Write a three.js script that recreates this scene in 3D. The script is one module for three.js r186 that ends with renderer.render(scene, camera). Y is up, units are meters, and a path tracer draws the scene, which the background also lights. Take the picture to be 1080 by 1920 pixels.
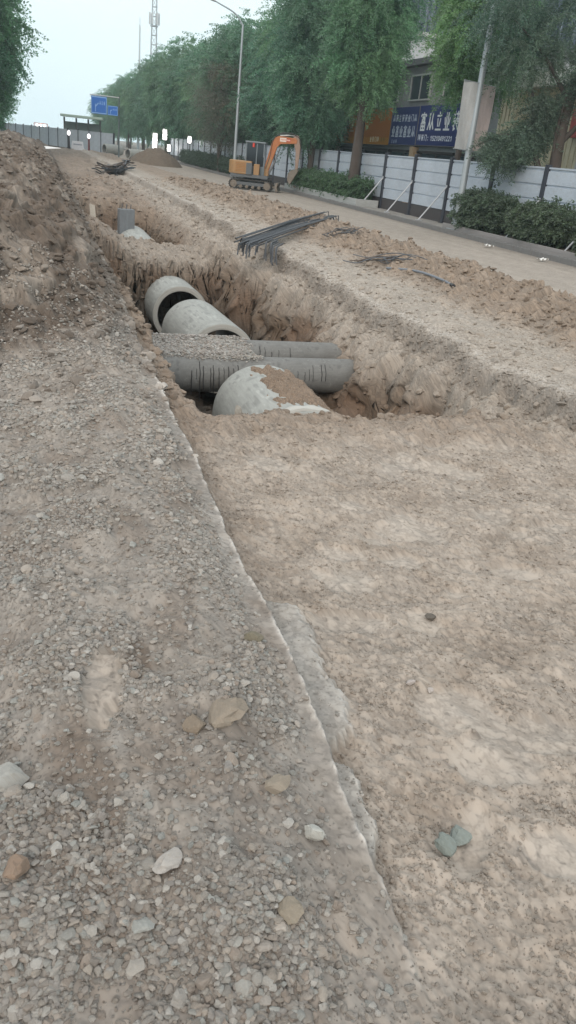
import * as THREE from 'three';
import { RoundedBoxGeometry } from 'three/addons/geometries/RoundedBoxGeometry.js';
import { mergeGeometries, mergeVertices } from 'three/addons/utils/BufferGeometryUtils.js';
import { createNoise2D, createNoise3D } from 'simplex-noise';

// ---------------------------------------------------------------- helpers that the first lines need
function mulberry(a) { return () => { a = (a + 0x6d2b79f5) | 0; let t = Math.imul(a ^ (a >>> 15), 1 | a); t = (t + Math.imul(t ^ (t >>> 7), 61 | t)) ^ t; return ((t ^ (t >>> 14)) >>> 0) / 4294967296; }; }
const rnd = mulberry(7), R = (a, b, r = rnd) => a + (b - a) * r();
const n2a = createNoise2D(mulberry(11)), n2b = createNoise2D(mulberry(12)), n3 = createNoise3D(mulberry(13));
const clamp = (x, a = 0, b = 1) => Math.min(b, Math.max(a, x));
const S = (a, b, x) => { const t = clamp((x - a) / (b - a)); return t * t * (3 - 2 * t); };
const mix = (a, b, t) => a + (b - a) * t;
function fbm(x, y, o = 4, n = n2a) { let s = 0, a = 0.5; for (let i = 0; i < o; i++) { s += a * n(x, y); x = x * 2.03 + 17.1; y = y * 2.03 - 9.7; a *= 0.5; } return s; }

// ---------------------------------------------------------------- camera, sky, sun, exposure
const scene = new THREE.Scene();
const camera = new THREE.PerspectiveCamera(66.0, 9 / 16, 0.05, 1500);
{
  const pitch = 0.42420, az = 0.32015, roll = 0.10472;
  const fh = new THREE.Vector3(Math.sin(az), 0, -Math.cos(az)), rh = new THREE.Vector3(Math.cos(az), 0, Math.sin(az)), up = new THREE.Vector3(0, 1, 0);
  const f = fh.clone().multiplyScalar(Math.cos(pitch)).addScaledVector(up, -Math.sin(pitch));
  const u = up.clone().multiplyScalar(Math.cos(pitch)).addScaledVector(fh, Math.sin(pitch));
  const X = rh.clone().multiplyScalar(Math.cos(roll)).addScaledVector(u, Math.sin(roll));
  const Y = rh.clone().multiplyScalar(-Math.sin(roll)).addScaledVector(u, Math.cos(roll));
  camera.quaternion.setFromRotationMatrix(new THREE.Matrix4().makeBasis(X, Y, f.clone().negate()));
  camera.position.set(0, 2, 0);
}
{
  const W = 512, Hh = 256, data = new Float32Array(W * Hh * 4);
  for (let j = 0; j < Hh; j++) for (let i = 0; i < W; i++) {
    const el = ((j + 0.5) / Hh - 0.5) * Math.PI, a = (i / W) * Math.PI * 2, e = Math.max(0, Math.sin(el));
    const c = 1 + 0.05 * n3(Math.cos(a) * Math.cos(el) * 1.6, Math.sin(el) * 5, Math.sin(a) * Math.cos(el) * 1.6);
    const t = Math.pow(e, 0.58);
    const k = (j * W + i) * 4;
    data[k] = mix(0.74, 1.04, t) * c; data[k + 1] = mix(0.90, 1.06, t) * c; data[k + 2] = mix(0.95, 1.06, t) * c; data[k + 3] = 1;
  }
  const sky = new THREE.DataTexture(data, W, Hh, THREE.RGBAFormat, THREE.FloatType);
  sky.mapping = THREE.EquirectangularReflectionMapping; sky.magFilter = THREE.LinearFilter; sky.needsUpdate = true;
  scene.background = sky; scene.environment = sky;
}
const sun = new THREE.DirectionalLight(0xffeedd, 1.5);
sun.position.set(-32, 38, 36); sun.castShadow = true; sun.shadow.radius = 60;
sun.shadow.camera.left = -60; sun.shadow.camera.right = 60; sun.shadow.camera.top = 120; sun.shadow.camera.bottom = -60; sun.shadow.camera.far = 300;
sun.target.position.set(0, 0, -20);
scene.add(sun, sun.target);
scene.fog = new THREE.FogExp2(0xd4e8f0, 0.0009);
const renderer = new THREE.WebGLRenderer({ antialias: true });
renderer.setSize(576, 1024);
renderer.toneMapping = THREE.LinearToneMapping;
renderer.toneMappingExposure = 1.26;
renderer.shadowMap.enabled = true;

// ---------------------------------------------------------------- naming and mesh helpers
const used = {};
function numbered(n) { const k = used[n] = (used[n] ?? -1) + 1; return k ? `${n}_${String(k).padStart(3, '0')}` : n; }
function tag(o, label, category, group, kind) { if (label) o.userData.label = label; if (category) o.userData.category = category; if (group) o.userData.group = group; if (kind) o.userData.kind = kind; return o; }
function thing(name, label, category, pos = [0, 0, 0], turn = 0, group) { const o = new THREE.Group(); o.name = numbered(name); o.position.set(...pos); o.rotation.y = turn; scene.add(o); return tag(o, label, category, group); }
function mesh(name, geo, mat, parent = scene) { const m = new THREE.Mesh(geo, mat); m.name = parent === scene ? numbered(name) : name; m.castShadow = m.receiveShadow = true; parent.add(m); return m; }
function copyOf(proto, baseName, label) { const c = proto.clone(); c.name = numbered(baseName); c.userData = { ...proto.userData }; if (label) c.userData.label = label; scene.add(c); return c; }
const lin = (r, g, b) => new THREE.Color().setRGB(r, g, b);
const mat = (c, rough = 0.8, metal = 0, extra = {}) => new THREE.MeshStandardMaterial({ color: c, roughness: rough, metalness: metal, ...extra });
const box = (w, h, d, x = 0, y = 0, z = 0, r = 0) => (r ? new RoundedBoxGeometry(w, h, d, 2, r) : new THREE.BoxGeometry(w, h, d)).translate(x, y, z);
const clean = (g) => { g = g.index ? g.toNonIndexed() : g; for (const k of Object.keys(g.attributes)) if (!['position', 'normal', 'uv'].includes(k)) g.deleteAttribute(k); return g; };
const merge = (list) => mergeGeometries(list.map(clean));
const V = (x, y, z) => new THREE.Vector3(x, y, z);
function bar(a, b, r0, r1 = r0, seg = 8) {                     // a tapered round bar from a to b
  const d = b.clone().sub(a), g = new THREE.CylinderGeometry(r1, r0, d.length(), seg).translate(0, d.length() / 2, 0);
  g.applyQuaternion(new THREE.Quaternion().setFromUnitVectors(V(0, 1, 0), d.normalize())); return g.translate(a.x, a.y, a.z);
}
function limb(pts, r0, r1, seg = 8, n = 14) {                  // tapered tube along a curve
  const curve = new THREE.CatmullRomCurve3(pts), fr = curve.computeFrenetFrames(n, false), pos = [], idx = [], uv = [];
  for (let i = 0; i <= n; i++) { const t = i / n, p = curve.getPointAt(t), r = mix(r0, r1, t);
    for (let j = 0; j <= seg; j++) { const a = j / seg * Math.PI * 2, q = p.clone().addScaledVector(fr.normals[i], Math.cos(a) * r).addScaledVector(fr.binormals[i], Math.sin(a) * r); pos.push(q.x, q.y, q.z); uv.push(j / seg, t * 4); } }
  for (let i = 0; i < n; i++) for (let j = 0; j < seg; j++) { const a = i * (seg + 1) + j, b = a + seg + 1; idx.push(a, a + 1, b, b, a + 1, b + 1); }
  const g = new THREE.BufferGeometry(); g.setAttribute('position', new THREE.Float32BufferAttribute(pos, 3)); g.setAttribute('uv', new THREE.Float32BufferAttribute(uv, 2)); g.setIndex(idx); g.computeVertexNormals(); return g;
}

// ---------------------------------------------------------------- procedural textures
function periodic(n, seed) {                                   // tileable value noise sampler of n cells
  const r = mulberry(seed), g = new Float32Array(n * n); for (let i = 0; i < n * n; i++) g[i] = r();
  return (u, v) => { const x = u * n, y = v * n, x0 = Math.floor(x), y0 = Math.floor(y), fx = x - x0, fy = y - y0, sx = fx * fx * (3 - 2 * fx), sy = fy * fy * (3 - 2 * fy);
    const a = (i, j) => g[((y0 + j) % n + n) % n * n + ((x0 + i) % n + n) % n]; return mix(mix(a(0, 0), a(1, 0), sx), mix(a(0, 1), a(1, 1), sx), sy); };
}
function noiseTex(N, f) {
  const d = new Uint8Array(N * N * 4);
  for (let j = 0; j < N; j++) for (let i = 0; i < N; i++) { const c = f(i / N, j / N, i, j); const k = (j * N + i) * 4; d[k] = clamp(c[0]) * 255; d[k + 1] = clamp(c[1]) * 255; d[k + 2] = clamp(c[2]) * 255; d[k + 3] = 255; }
  const t = new THREE.DataTexture(d, N, N, THREE.RGBAFormat); t.wrapS = t.wrapT = THREE.RepeatWrapping; t.magFilter = THREE.LinearFilter; t.minFilter = THREE.LinearMipmapLinearFilter; t.generateMipmaps = true; t.needsUpdate = true; return t;
}
const P = [8, 19, 41, 83, 167, 331].map((n, i) => periodic(n, 100 + i));
const oct = (u, v, from = 0, to = 6) => { let s = 0, w = 0, a = 1; for (let i = from; i < to; i++) { s += a * P[i](u, v); w += a; a *= 0.72; } return s / w; };
// grit: small stones pressed into earth, as height
const GN = 1024, grit = new Float32Array(GN * GN);
{
  const r = mulberry(5);
  for (let k = 0; k < 15000; k++) {
    const rad = 2 + 9 * Math.pow(r(), 3.2), cx = r() * GN, cy = r() * GN, el = R(0.6, 1.5, r), an = r() * 6.28, ca = Math.cos(an), sa = Math.sin(an), R2 = Math.ceil(rad * 1.6);
    for (let y = -R2; y <= R2; y++) for (let x = -R2; x <= R2; x++) {
      const p = (x * ca + y * sa) / el, q = (-x * sa + y * ca) * el, dd = (p * p + q * q) / (rad * rad); if (dd > 1) continue;
      const h = Math.pow(1 - dd, 0.6) * rad / 11, i = ((Math.round(cy) + y + GN) % GN) * GN + (Math.round(cx) + x + GN) % GN; if (h > grit[i]) grit[i] = h;
    }
  }
}
const earthBump = noiseTex(GN, (u, v, i, j) => { const h = 0.42 * oct(u, v, 1, 6) + 0.58 * grit[j * GN + i]; return [h, h, h]; });
const earthTint = noiseTex(GN, (u, v, i, j) => { const g = grit[j * GN + i], sp = P[5](v, u), t = 0.56 + 0.42 * oct(u, v, 0, 5) + 0.34 * g * (0.4 + P[3](v + 0.3, u)) + 0.16 * (sp - 0.5) - 0.22 * S(0.70, 0.92, P[4](v, u)), w = P[2](v, u) - 0.5; return [t + 0.02 * w, t, t - 0.025 * w]; });
const fineBump = noiseTex(512, (u, v) => { const h = oct(u, v, 1, 6); return [h, h, h]; });
const stainTint = noiseTex(512, (u, v) => { const t = 0.62 + 0.42 * oct(u, v, 0, 6), s = S(0.55, 0.75, P[1](u, v) * 0.6 + P[3](u, v) * 0.4) * 0.12; return [t - s * 0.6, t - s * 0.8, t - s]; });
const woodTint = noiseTex(256, (u, v) => { const t = 0.55 + 0.5 * P[3](u * 1, v * 0.12) * P[1](u, v) + 0.2 * P[4](u, v * 0.25); return [t, t * 0.98, t * 0.95]; });
function tiled(t, x, y) { const c = t.clone(); c.repeat.set(x, y); c.needsUpdate = true; return c; }

// ---------------------------------------------------------------- the ground as one height field
const prints = [];                                             // pressed oval prints of a rammer on the filled trench
{ const r = mulberry(21); for (let k = 0; k < 105; k++) prints.push([R(0.98, 4.0, r), R(-4.9, -0.9, r), R(0.05, 0.125, r), R(0.9, 1.3, r), r() * 3.14]); prints.push([1.32, -1.25, 0.12, 1.2, 0.4], [1.08, -1.36, 0.09, 1.7, 2.2], [1.55, -1.7, 0.15, 1.4, 0.1], [1.3, -1.62, 0.14, 1.2, 0.2], [1.12, -2.45, 0.12, 1.5, 0.1], [1.75, -3.25, 0.18, 1.3, 0.0]); }
function printAt(x, z) { let m = 0; for (const [px, pz, r, e, a] of prints) { const dx = x - px, dz = z - pz; if (dx * dx + dz * dz > 0.12) continue; const ca = Math.cos(a), sa = Math.sin(a), p = (dx * ca + dz * sa) / e, q = (-dx * sa + dz * ca) * e; const t = 1 - S(0.8, 1.0, Math.hypot(p, q) / r + 0.09 * n2b(x * 11, z * 11)); if (t > m) m = t; } return m; }
const edgeLeft = (d) => 0.75 + 0.02 * n2a(d * 0.8, 3.3) + 0.007 * n2a(d * 4, 9.1) + 0.004 * n2a(d * 19, 1.1);
const edgeRight = (d) => 4.1 + 0.05 * n2a(d * 0.5, 13.3) + 0.02 * n2a(d * 2.2, 29.1);
const tier = (d) => 0.16 * S(1.72, 1.80, d) * (1 - S(2.5, 2.62, d)) * (0.85 + 0.2 * n2a(d * 3, 70) + 0.10 * n2a(d * 13, 7) + 0.06 * n2a(d * 37, 17)) + 0.085 * S(1.26, 1.40, d) * (1 - S(1.62, 1.68, d)) * (0.85 + 0.2 * n2a(d * 4, 71) + 0.12 * n2a(d * 15, 7) + 0.07 * n2a(d * 41, 17));
const C = { slab: [0.276, 0.252, 0.228], slabFine: [0.286, 0.255, 0.226], pad: [0.36, 0.31, 0.265], print: [0.395, 0.347, 0.301], heap: [0.125, 0.098, 0.078], wall: [0.195, 0.146, 0.108], wallRed: [0.19, 0.13, 0.092], right: [0.36, 0.318, 0.275], face: [0.262, 0.235, 0.208], berm: [0.265, 0.212, 0.168], far: [0.245, 0.198, 0.16], pitShade: [0.085, 0.072, 0.06], verge: [0.26, 0.235, 0.205], lip: [0.60, 0.565, 0.525], tier: [0.34, 0.318, 0.292] };
function ground(x0, z0) {                                      // -> [height, r, g, b, gravel amount]
  const d0 = -z0;
  const wob = S(4.2, 5.5, d0) * (1 - S(40, 60, d0));
  const x = x0 + wob * 0.07 * fbm(x0 * 0.8, z0 * 0.8, 2), d = d0 + wob * 0.13 * fbm(x0 * 0.9 + 50, z0 * 0.9, 2);
  const big = fbm(x0 * 0.6, z0 * 0.6, 4), mid = fbm(x0 * 2.6 + 5, z0 * 2.6, 4, n2b), fine = fbm(x0 * 11, z0 * 11, 3, n2b);
  const col = [0, 0, 0]; let h, grav, berm = 0;
  const put = (c, t, k = 1) => { for (let i = 0; i < 3; i++) col[i] = mix(col[i], c[i] * k, t); };
  const eL = edgeLeft(d0), eR = edgeRight(d0);
  // left slab under crushed stone
  const band = S(0.03, 0.16, eL - x0), patch = S(-0.12, 0.22, fbm(x0 * 1.3 + 40, z0 * 1.3, 3) + 0.12 * mid);
  let hs = 0.45 + 0.045 * big + 0.028 * mid * band + 0.012 * fine * band + 0.05 * band * S(0.0, 0.5, eL - x0);
  hs += 0.03 * patch * band + 0.03 * fbm(x0 * 2.3 + 14, z0 * 1.2, 3) * band + 0.055 * Math.exp(-Math.pow((x0 - 0.36 - 0.08 * n2a(d0 * 0.6, 8)) / 0.2, 2)) - 0.05 * S(0.12, -0.25, x0);
  // smooth pressed smear with crumbs
  const smear = 1 - S(0.75, 1, Math.hypot((x0 - 0.13 - 0.12 * (d0 - 1.95)) / 0.068, (d0 - 1.93) / 0.21) + 0.1 * fine);
  hs -= 0.02 * smear;
  put(C.slab, 1, 1 + 0.2 * mid + 0.45 * fbm(x0 * 1.7 + 3, z0 * 0.55, 3)); put(C.slabFine, 0.7 * (1 - patch)); put(C.pad, 0.3 * S(0.1, 0.5, fbm(x0 * 2.2, z0 * 2.2 + 30, 3)), 0.93);
  put(C.heap, 0.75 * (1 - S(0.5, 1, Math.hypot((x0 - 0.05) / 0.13, (d0 - 1.45) / 0.5) + 0.35 * mid)), 1.3); put(C.heap, 0.5 * S(0.05, 0.4, fbm(x0 * 2.1 + 80, z0 * 1.4, 4)), 1.35);
  put(C.print, smear, 0.92); put(C.heap, 0.9 * (1 - S(0.5, 1, Math.hypot((x0 - 0.235) / 0.06, (d0 - 2.03) / 0.15) + 0.2 * fine)), 1.2);
  grav = (0.16 + 0.84 * patch) * (0.04 + 0.96 * band) * (1 - smear);
  // filled trench (pad)
  const pr = printAt(x0, z0);
  let hp = 0.345 + 0.035 * big + 0.022 * mid + (0.011 * fine + 0.008 * n2a(x0 * 31, z0 * 31)) * (1 - 0.8 * pr) - 0.016 * pr;
  const cp = C.pad.map((v, i) => mix(mix(v, C.berm[i], 0.42 * S(0.0, 0.45, fbm(x0 * 1.9 + 60, z0 * 1.9, 4))), C.print[i], pr * 0.8) * (1 + 0.16 * mid));
  const tw = tier(d0), onTier = S(eL + tw + 0.012, eL + tw - 0.004, x0) * (tw > 0.01 ? 1 : 0);
  if (onTier > 0) { hp = mix(hp, 0.395 + 0.01 * mid, onTier); for (let i = 0; i < 3; i++) cp[i] = mix(cp[i], C.tier[i] * (1 + 0.15 * mid), onTier); }
  // slope of brown soil beside the slab edge
  const soilStrip = (1 - S(0.02, 0.30, x0 - eL)) * S(2.0, 3.6, d0) * (0.6 + 0.6 * mid);
  for (let i = 0; i < 3; i++) cp[i] = mix(cp[i], C.berm[i] * 0.9, clamp(soilStrip * 0.8));
  const rim = S(4.15, 4.95, d0 + 0.15 * mid); for (let i = 0; i < 3; i++) cp[i] = mix(cp[i], C.wall[i] * 1.08, rim * 0.55); hp += 0.05 * rim * (0.5 + mid);
  const amp = S(0.85, 1.35, d0), step = S(eL - 0.004, eL + 0.011, x0);
  hs = mix(mix(hs, hp, 0.75), hs, Math.max(amp, 0.35));
  h = mix(hs, hp, mix(S(eL - 0.3, eL + 0.3, x0), step, amp));
  for (let i = 0; i < 3; i++) col[i] = mix(col[i], cp[i], mix(S(eL - 0.2, eL + 0.2, x0), step, amp));
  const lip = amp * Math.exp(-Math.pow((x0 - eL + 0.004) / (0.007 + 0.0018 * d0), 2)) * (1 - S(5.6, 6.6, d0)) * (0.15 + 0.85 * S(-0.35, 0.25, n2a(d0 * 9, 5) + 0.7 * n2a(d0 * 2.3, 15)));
  put(C.lip, 0.9 * lip); h += 0.006 * lip;  // chipped, slightly raised lip; the lit edge is put into the colour
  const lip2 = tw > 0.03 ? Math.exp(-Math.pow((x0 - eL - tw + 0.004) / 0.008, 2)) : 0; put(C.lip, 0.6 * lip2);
  const st = Math.max(step, S(eL - 0.2, eL + 0.2, x0) * (1 - amp));
  grav = mix(grav, (0.22 + 0.35 * S(-0.1, 0.4, fbm(x0 * 2 + 9, z0 * 2, 3))) * (1 - pr) * (1 - 0.75 * onTier), st);
  // far middle soil
  const farK = S(24.5, 26, d);
  if (farK > 0) { const hf = 0.22 + 0.28 * fbm(x0 * 0.45, z0 * 0.3, 4) + 0.08 * mid; h = mix(h, hf, farK * S(0.4, 1.4, x0)); put(C.far, farK, 1 + 0.3 * big + 0.15 * mid); grav = mix(grav, 0.25, farK); }
  // right slab with its sawn edge, then the soil berm, then the road bed
  const overR = S(eR - 0.16 - 0.06 * mid, eR + 0.03, x0), nearFade = 1 - S(50, 80, d0);
  const lowR = S(3.0, 3.7, x0) * (1 - overR) * nearFade;
  h = mix(h, 0.24 + 0.09 * mid + 0.05 * big, lowR * S(3.8, 5.4, d0)); put(C.right, lowR * S(3.8, 5.4, d0) * 0.85, 0.95 + 0.25 * mid);
  if (overR > 0) {
    const hr = 0.44 + 0.03 * big + 0.02 * mid; h = mix(h, mix(h, hr, nearFade), overR); put(C.right, overR, 1 + 0.10 * mid); grav = mix(grav, 0.25, overR);
    const b = S(4.85, 5.9, x0 + 0.35 * big + 0.12 * mid) * (1 - S(6.75, 7.35, x0 + 0.2 * mid));
    const bl = 1 - S(26, 50, d0) * 0.75;
    h += b * bl * (0.13 + 0.17 * Math.abs(mid) + 0.20 * Math.max(0, fbm(x0 * 1.1, z0 * 1.1 + 8, 4)) + 0.03 * fine); put(C.berm, S(4.75, 5.5, x0 + 0.35 * big + 0.2 * mid), 1 + 0.22 * mid + 0.08 * fine); grav = mix(grav, 0.5, b); berm = b * bl;
    h = mix(h, -0.06, S(6.7, 7.35, x0 + 0.15 * mid)); put(C.right, S(6.95, 7.4, x0 + 0.3 * mid) * 0.7);
    if (x0 > 13.5) { h = 0.06; put(C.verge, 1); }
  }
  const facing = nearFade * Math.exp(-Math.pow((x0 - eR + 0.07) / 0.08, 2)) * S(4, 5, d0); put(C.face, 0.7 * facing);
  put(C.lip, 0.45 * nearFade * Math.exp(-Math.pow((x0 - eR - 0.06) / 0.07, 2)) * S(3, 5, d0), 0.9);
  // first pit and second pit
  const far = S(9, 12.5, d), rl = mix(0.9, 0.62, far), wl = mix(0.24, 1.15, far), bul = S(7.9, 8.5, d) * (1 - S(9.9, 11, d)), rr = 3.78 - 0.4 * (1 - S(4.9, 6.2, d)) + 0.24 * n2a(d * 0.6, 44) + 0.07 * n2a(d * 1.7, 45) - 0.3 * S(12.5, 14.5, d);
  const across = S(rl, rl + wl, x) * (1 - S(rr - 0.42 - 0.8 * bul, rr + 0.05, x));
  const p1 = across * S(5.0, 5.28, d) * (1 - S(16.1, 16.75, d + 0.12 * fine));
  const p2 = S(0.75, 1.35, x) * (1 - S(2.75, 3.35, x)) * S(19.0, 19.7, d) * (1 - S(24.2, 24.7, d));
  const rimSlope = (1 - S(rr - 0.1, rr + 0.75, x)) * S(0.6, 1.0, x) * S(5.0, 5.4, d) * (1 - S(26, 28, d)); h -= 0.16 * rimSlope * S(2, 3, x);
  const sadd = S(16.1, 16.8, d) * (1 - S(19.0, 19.8, d)) * S(0.9, 1.9, x) * (1 - S(3.25, 3.5, x));
  h = mix(h, -0.13 + 0.12 * mid + 0.1 * big - 0.1 * S(17.5, 16.3, d), sadd); put(C.right, sadd * 0.75, 0.86);
  const pit = Math.max(p1, p2 * 0.85), wallK = 4 * pit * (1 - pit);
  h = mix(h, -1.8 + 0.1 * mid, pit) + wallK * 0.03 * mid;
  put(C.wall, S(0.04, 0.35, pit), 0.96); put(C.wallRed, S(0.04, 0.35, pit) * S(-0.1, 0.5, n2a(x0 * 0.8, z0 * 0.5))); put(C.pitShade, 0.92 * S(-0.4, -1.2, h)); grav = mix(grav, 0.15, S(0.05, 0.3, pit));  // shade of the deep pit put into the soil colour, darker with depth
  // spoil heap on the left
  const front = S(5.2, 9.4, d - 0.5 * (x0 < 0 ? x0 * 0.5 : 0) + 0.5 * mid), tail = 1 - S(60, 95, d0);
  const side = S(1.05, -0.35, x) * 0.72 + S(0.1, -1.8, x) * 0.28, out = 1 - S(-6, -8.5, x) * 0 - S(6, 8.5, -x);
  const hk = front * tail * side * Math.max(0, out);
  if (hk > 0) { h += hk * (0.98 + 0.34 * big) + S(0.02, 0.25, hk) * 0.05 * mid; put(C.heap, S(0.02, 0.16, hk + 0.10 * mid + 0.03 * fine) * 0.95, 1 + 0.12 * mid); put(C.right, 0.45 * S(0.1, 0.45, n2a(x0 * 1.2 + 7, z0 * 0.5)) * S(0.1, 0.3, hk)); grav = mix(grav, 0.4, S(0.02, 0.1, hk)); }
  if (x0 < -9) { h = mix(h, 0.15, S(9, 10, -x0)); put(C.verge, S(9, 10, -x0)); }
  if (d0 > 95 && x0 > -9 && x0 < 13.5) h = mix(h, -0.06, S(95, 110, d0));
  return [h, col[0], col[1], col[2], grav, clamp(1.3 * S(0.02, 0.3, pit) + 0.5 * S(0.03, 0.3, hk) + 0.4 * berm)];
}
function lines(marks) { const a = []; for (let k = 0; k < marks.length - 1; k++) { const [x, s] = marks[k], [x2, s2] = marks[k + 1]; let t = x, q = s; while (t < x2 - 1e-6) { a.push(t); q = mix(s, s2, (t - x) / (x2 - x)); t += q; } } a.push(marks.at(-1)[0]); return a; }
const xs = lines([[-220, 60], [-60, 12], [-14, 1.2], [-5, 0.14], [-2.6, 0.05], [-1.2, 0.02], [-0.2, 0.013], [0.66, 0.012], [0.70, 0.005], [0.82, 0.005], [0.84, 0.013], [2.2, 0.017], [3.05, 0.017], [3.15, 0.008], [3.95, 0.008], [4.05, 0.018], [4.5, 0.02], [5.2, 0.032], [7.4, 0.04], [7.6, 0.8], [13.4, 1], [13.7, 1.5], [60, 15], [220, 60]]);
const ds = lines([[-60, 20], [-6, 1.2], [0.3, 0.06], [0.7, 0.012], [2.5, 0.013], [5, 0.02], [7, 0.022], [14, 0.035], [19, 0.06], [27, 0.12], [60, 0.7], [110, 3], [420, 60]]);
const earth = mat(0xffffff, 0.96, 0, { vertexColors: true, map: earthTint, bumpMap: earthBump, bumpScale: 0.002 });
function shifted(x, z, g) {                                      // the broken face of walls and heaps: lumps in all three directions
  const y = g[0], k = g[5]; if (k < 0.01) return [x, y, z, 1];
  const a = n3(x * 1.7, y * 1.9, z * 1.7), b = n3(x * 4.1 + 9, y * 4.6, z * 4.1), c = n3(x * 7, y * 6.5 + 5, z * 7), e = n3(x * 13, y * 9, z * 13 + 3), L = 0.13 * a + 0.055 * b + 0.013 * c;
  return [x + k * (L - 0.02), y + k * (0.05 * b + 0.014 * c), z + k * (0.09 * n3(x * 1.9 + 30, y * 1.9, z * 1.9) + 0.05 * n3(x * 4.5, y * 4.5 + 20, z * 4.5) + 0.012 * c), 1 + k * (0.12 * a + 0.17 * b + 0.12 * c + 0.06 * e)];
}
let groundMesh;
{
  const nx = xs.length, nz = ds.length, pos = new Float32Array(nx * nz * 3), colr = new Float32Array(nx * nz * 3), uv = new Float32Array(nx * nz * 2), idx = new Uint32Array((nx - 1) * (nz - 1) * 6);
  for (let j = 0, k = 0; j < nz; j++) for (let i = 0; i < nx; i++, k++) {
    const x = xs[i], z = -ds[j], g = ground(x, z);
    const q = shifted(x, z, g); pos[k * 3] = q[0]; pos[k * 3 + 1] = q[1]; pos[k * 3 + 2] = q[2]; colr[k * 3] = g[1] * q[3]; colr[k * 3 + 1] = g[2] * q[3]; colr[k * 3 + 2] = g[3] * q[3];
    uv[k * 2] = (x + 0.75 * g[0]) / 1.9; uv[k * 2 + 1] = (z + 0.9 * g[0]) / 1.9;
  }
  for (let j = 0, q = 0; j < nz - 1; j++) for (let i = 0; i < nx - 1; i++) { const a = j * nx + i, b = a + nx; idx[q++] = a; idx[q++] = a + 1; idx[q++] = b; idx[q++] = b; idx[q++] = a + 1; idx[q++] = b + 1; }
  const g = new THREE.BufferGeometry(); g.setAttribute('position', new THREE.BufferAttribute(pos, 3)); g.setAttribute('color', new THREE.BufferAttribute(colr, 3)); g.setAttribute('uv', new THREE.BufferAttribute(uv, 2)); g.setIndex(new THREE.BufferAttribute(idx, 1)); g.computeVertexNormals();
  console.log('ground', nx, nz, nx * nz * 2);
  groundMesh = mesh('ground', g, earth); tag(groundMesh, 'dug-up dirt ground with an open pipe trench, gravel slab and soil heaps', null, null, 'structure');
}
const groundY = (x, z) => ground(x, z)[0];

// road, kerb and pavement
const metreUV = (g, s = 1) => { const p = g.attributes.position, n = g.attributes.normal, uv = g.attributes.uv; for (let i = 0; i < p.count; i++) { const ax = Math.abs(n.getX(i)), ay = Math.abs(n.getY(i)), az = Math.abs(n.getZ(i)); if (ay >= ax && ay >= az) uv.setXY(i, p.getX(i) / s, p.getZ(i) / s); else if (ax > az) uv.setXY(i, p.getZ(i) / s, p.getY(i) / s); else uv.setXY(i, p.getX(i) / s, p.getY(i) / s); } return g; };
{
  const nx = 40, nz = 240, g = new THREE.PlaneGeometry(6.6, 440, nx, nz).rotateX(-Math.PI / 2).translate(10.25, 0, -180), p = g.attributes.position, c = new Float32Array(p.count * 3);
  for (let i = 0; i < p.count; i++) { const x = p.getX(i), z = p.getZ(i), t = 1 + 0.16 * fbm(x * 1.6, z * 0.12, 4) + 0.06 * fbm(x * 0.5, z * 0.3, 3), e = 1 - 0.22 * S(13.0, 13.5, x) - 0.10 * Math.exp(-Math.pow((x - 9.3) / 0.5, 2)); p.setY(i, 0.012 * fbm(x, z * 0.3, 3)); c[i * 3] = 0.375 * t * e; c[i * 3 + 1] = 0.332 * t * e; c[i * 3 + 2] = 0.29 * t * e; }
  g.setAttribute('color', new THREE.BufferAttribute(c, 3)); metreUV(g, 1.4); g.computeVertexNormals();
  tag(mesh('road', g, mat(0xffffff, 0.95, 0, { vertexColors: true, map: earthTint, bumpMap: earthBump, bumpScale: 0.003 })), 'pale dusty road beside the dug-up strip', null, null, 'structure');
  const kerbM = mat(lin(0.19, 0.19, 0.19), 0.9, 0, { map: stainTint, bumpMap: fineBump, bumpScale: 0.002 });
  const kerb = new THREE.Group(); kerb.name = 'kerb'; scene.add(kerb); tag(kerb, 'grey stone kerb between the dusty road and the pavement', null, null, 'structure');
  const kg = [0, 1, 2].map((k) => metreUV(box(0.16, 0.27, 0.99, 0, 0, 0, 0.015), 0.7));
  for (let k = 0; k < 72; k++) { const m = mesh('kerb_stone', kg[k % 3], kerbM, kerb); m.position.set(13.6 + R(-0.006, 0.006), 0.02 + R(-0.006, 0.006), -8.5 - k); m.rotation.y = R(-0.006, 0.006); }
  const kr = mesh('kerb_strip', metreUV(box(0.16, 0.27, 330, 13.6, 0.02, -245), 0.7), kerbM, kerb);
  // pavement of concrete blocks; rows as far as they can be told apart
  const pv = new THREE.PlaneGeometry(1.32, 330, 10, 330).rotateX(-Math.PI / 2).translate(14.34, 0.13, -170), q = pv.attributes.position, c2 = new Float32Array(q.count * 3);
  for (let i = 0; i < q.count; i++) { const x = q.getX(i), z = q.getZ(i), t = 1 + 0.3 * fbm(x * 1.4, z * 0.7, 4); q.setY(i, 0.13 + 0.02 * fbm(x * 2, z * 1.1, 3)); c2[i * 3] = 0.30 * t; c2[i * 3 + 1] = 0.285 * t; c2[i * 3 + 2] = 0.265 * t; }
  pv.setAttribute('color', new THREE.BufferAttribute(c2, 3)); metreUV(pv, 1.2); pv.computeVertexNormals();
  tag(mesh('pavement', pv, mat(0xffffff, 0.95, 0, { vertexColors: true, map: earthTint, bumpMap: earthBump, bumpScale: 0.006 })), 'dirty grey pavement between the kerb and the hoarding', null, null, 'structure');
}

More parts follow.
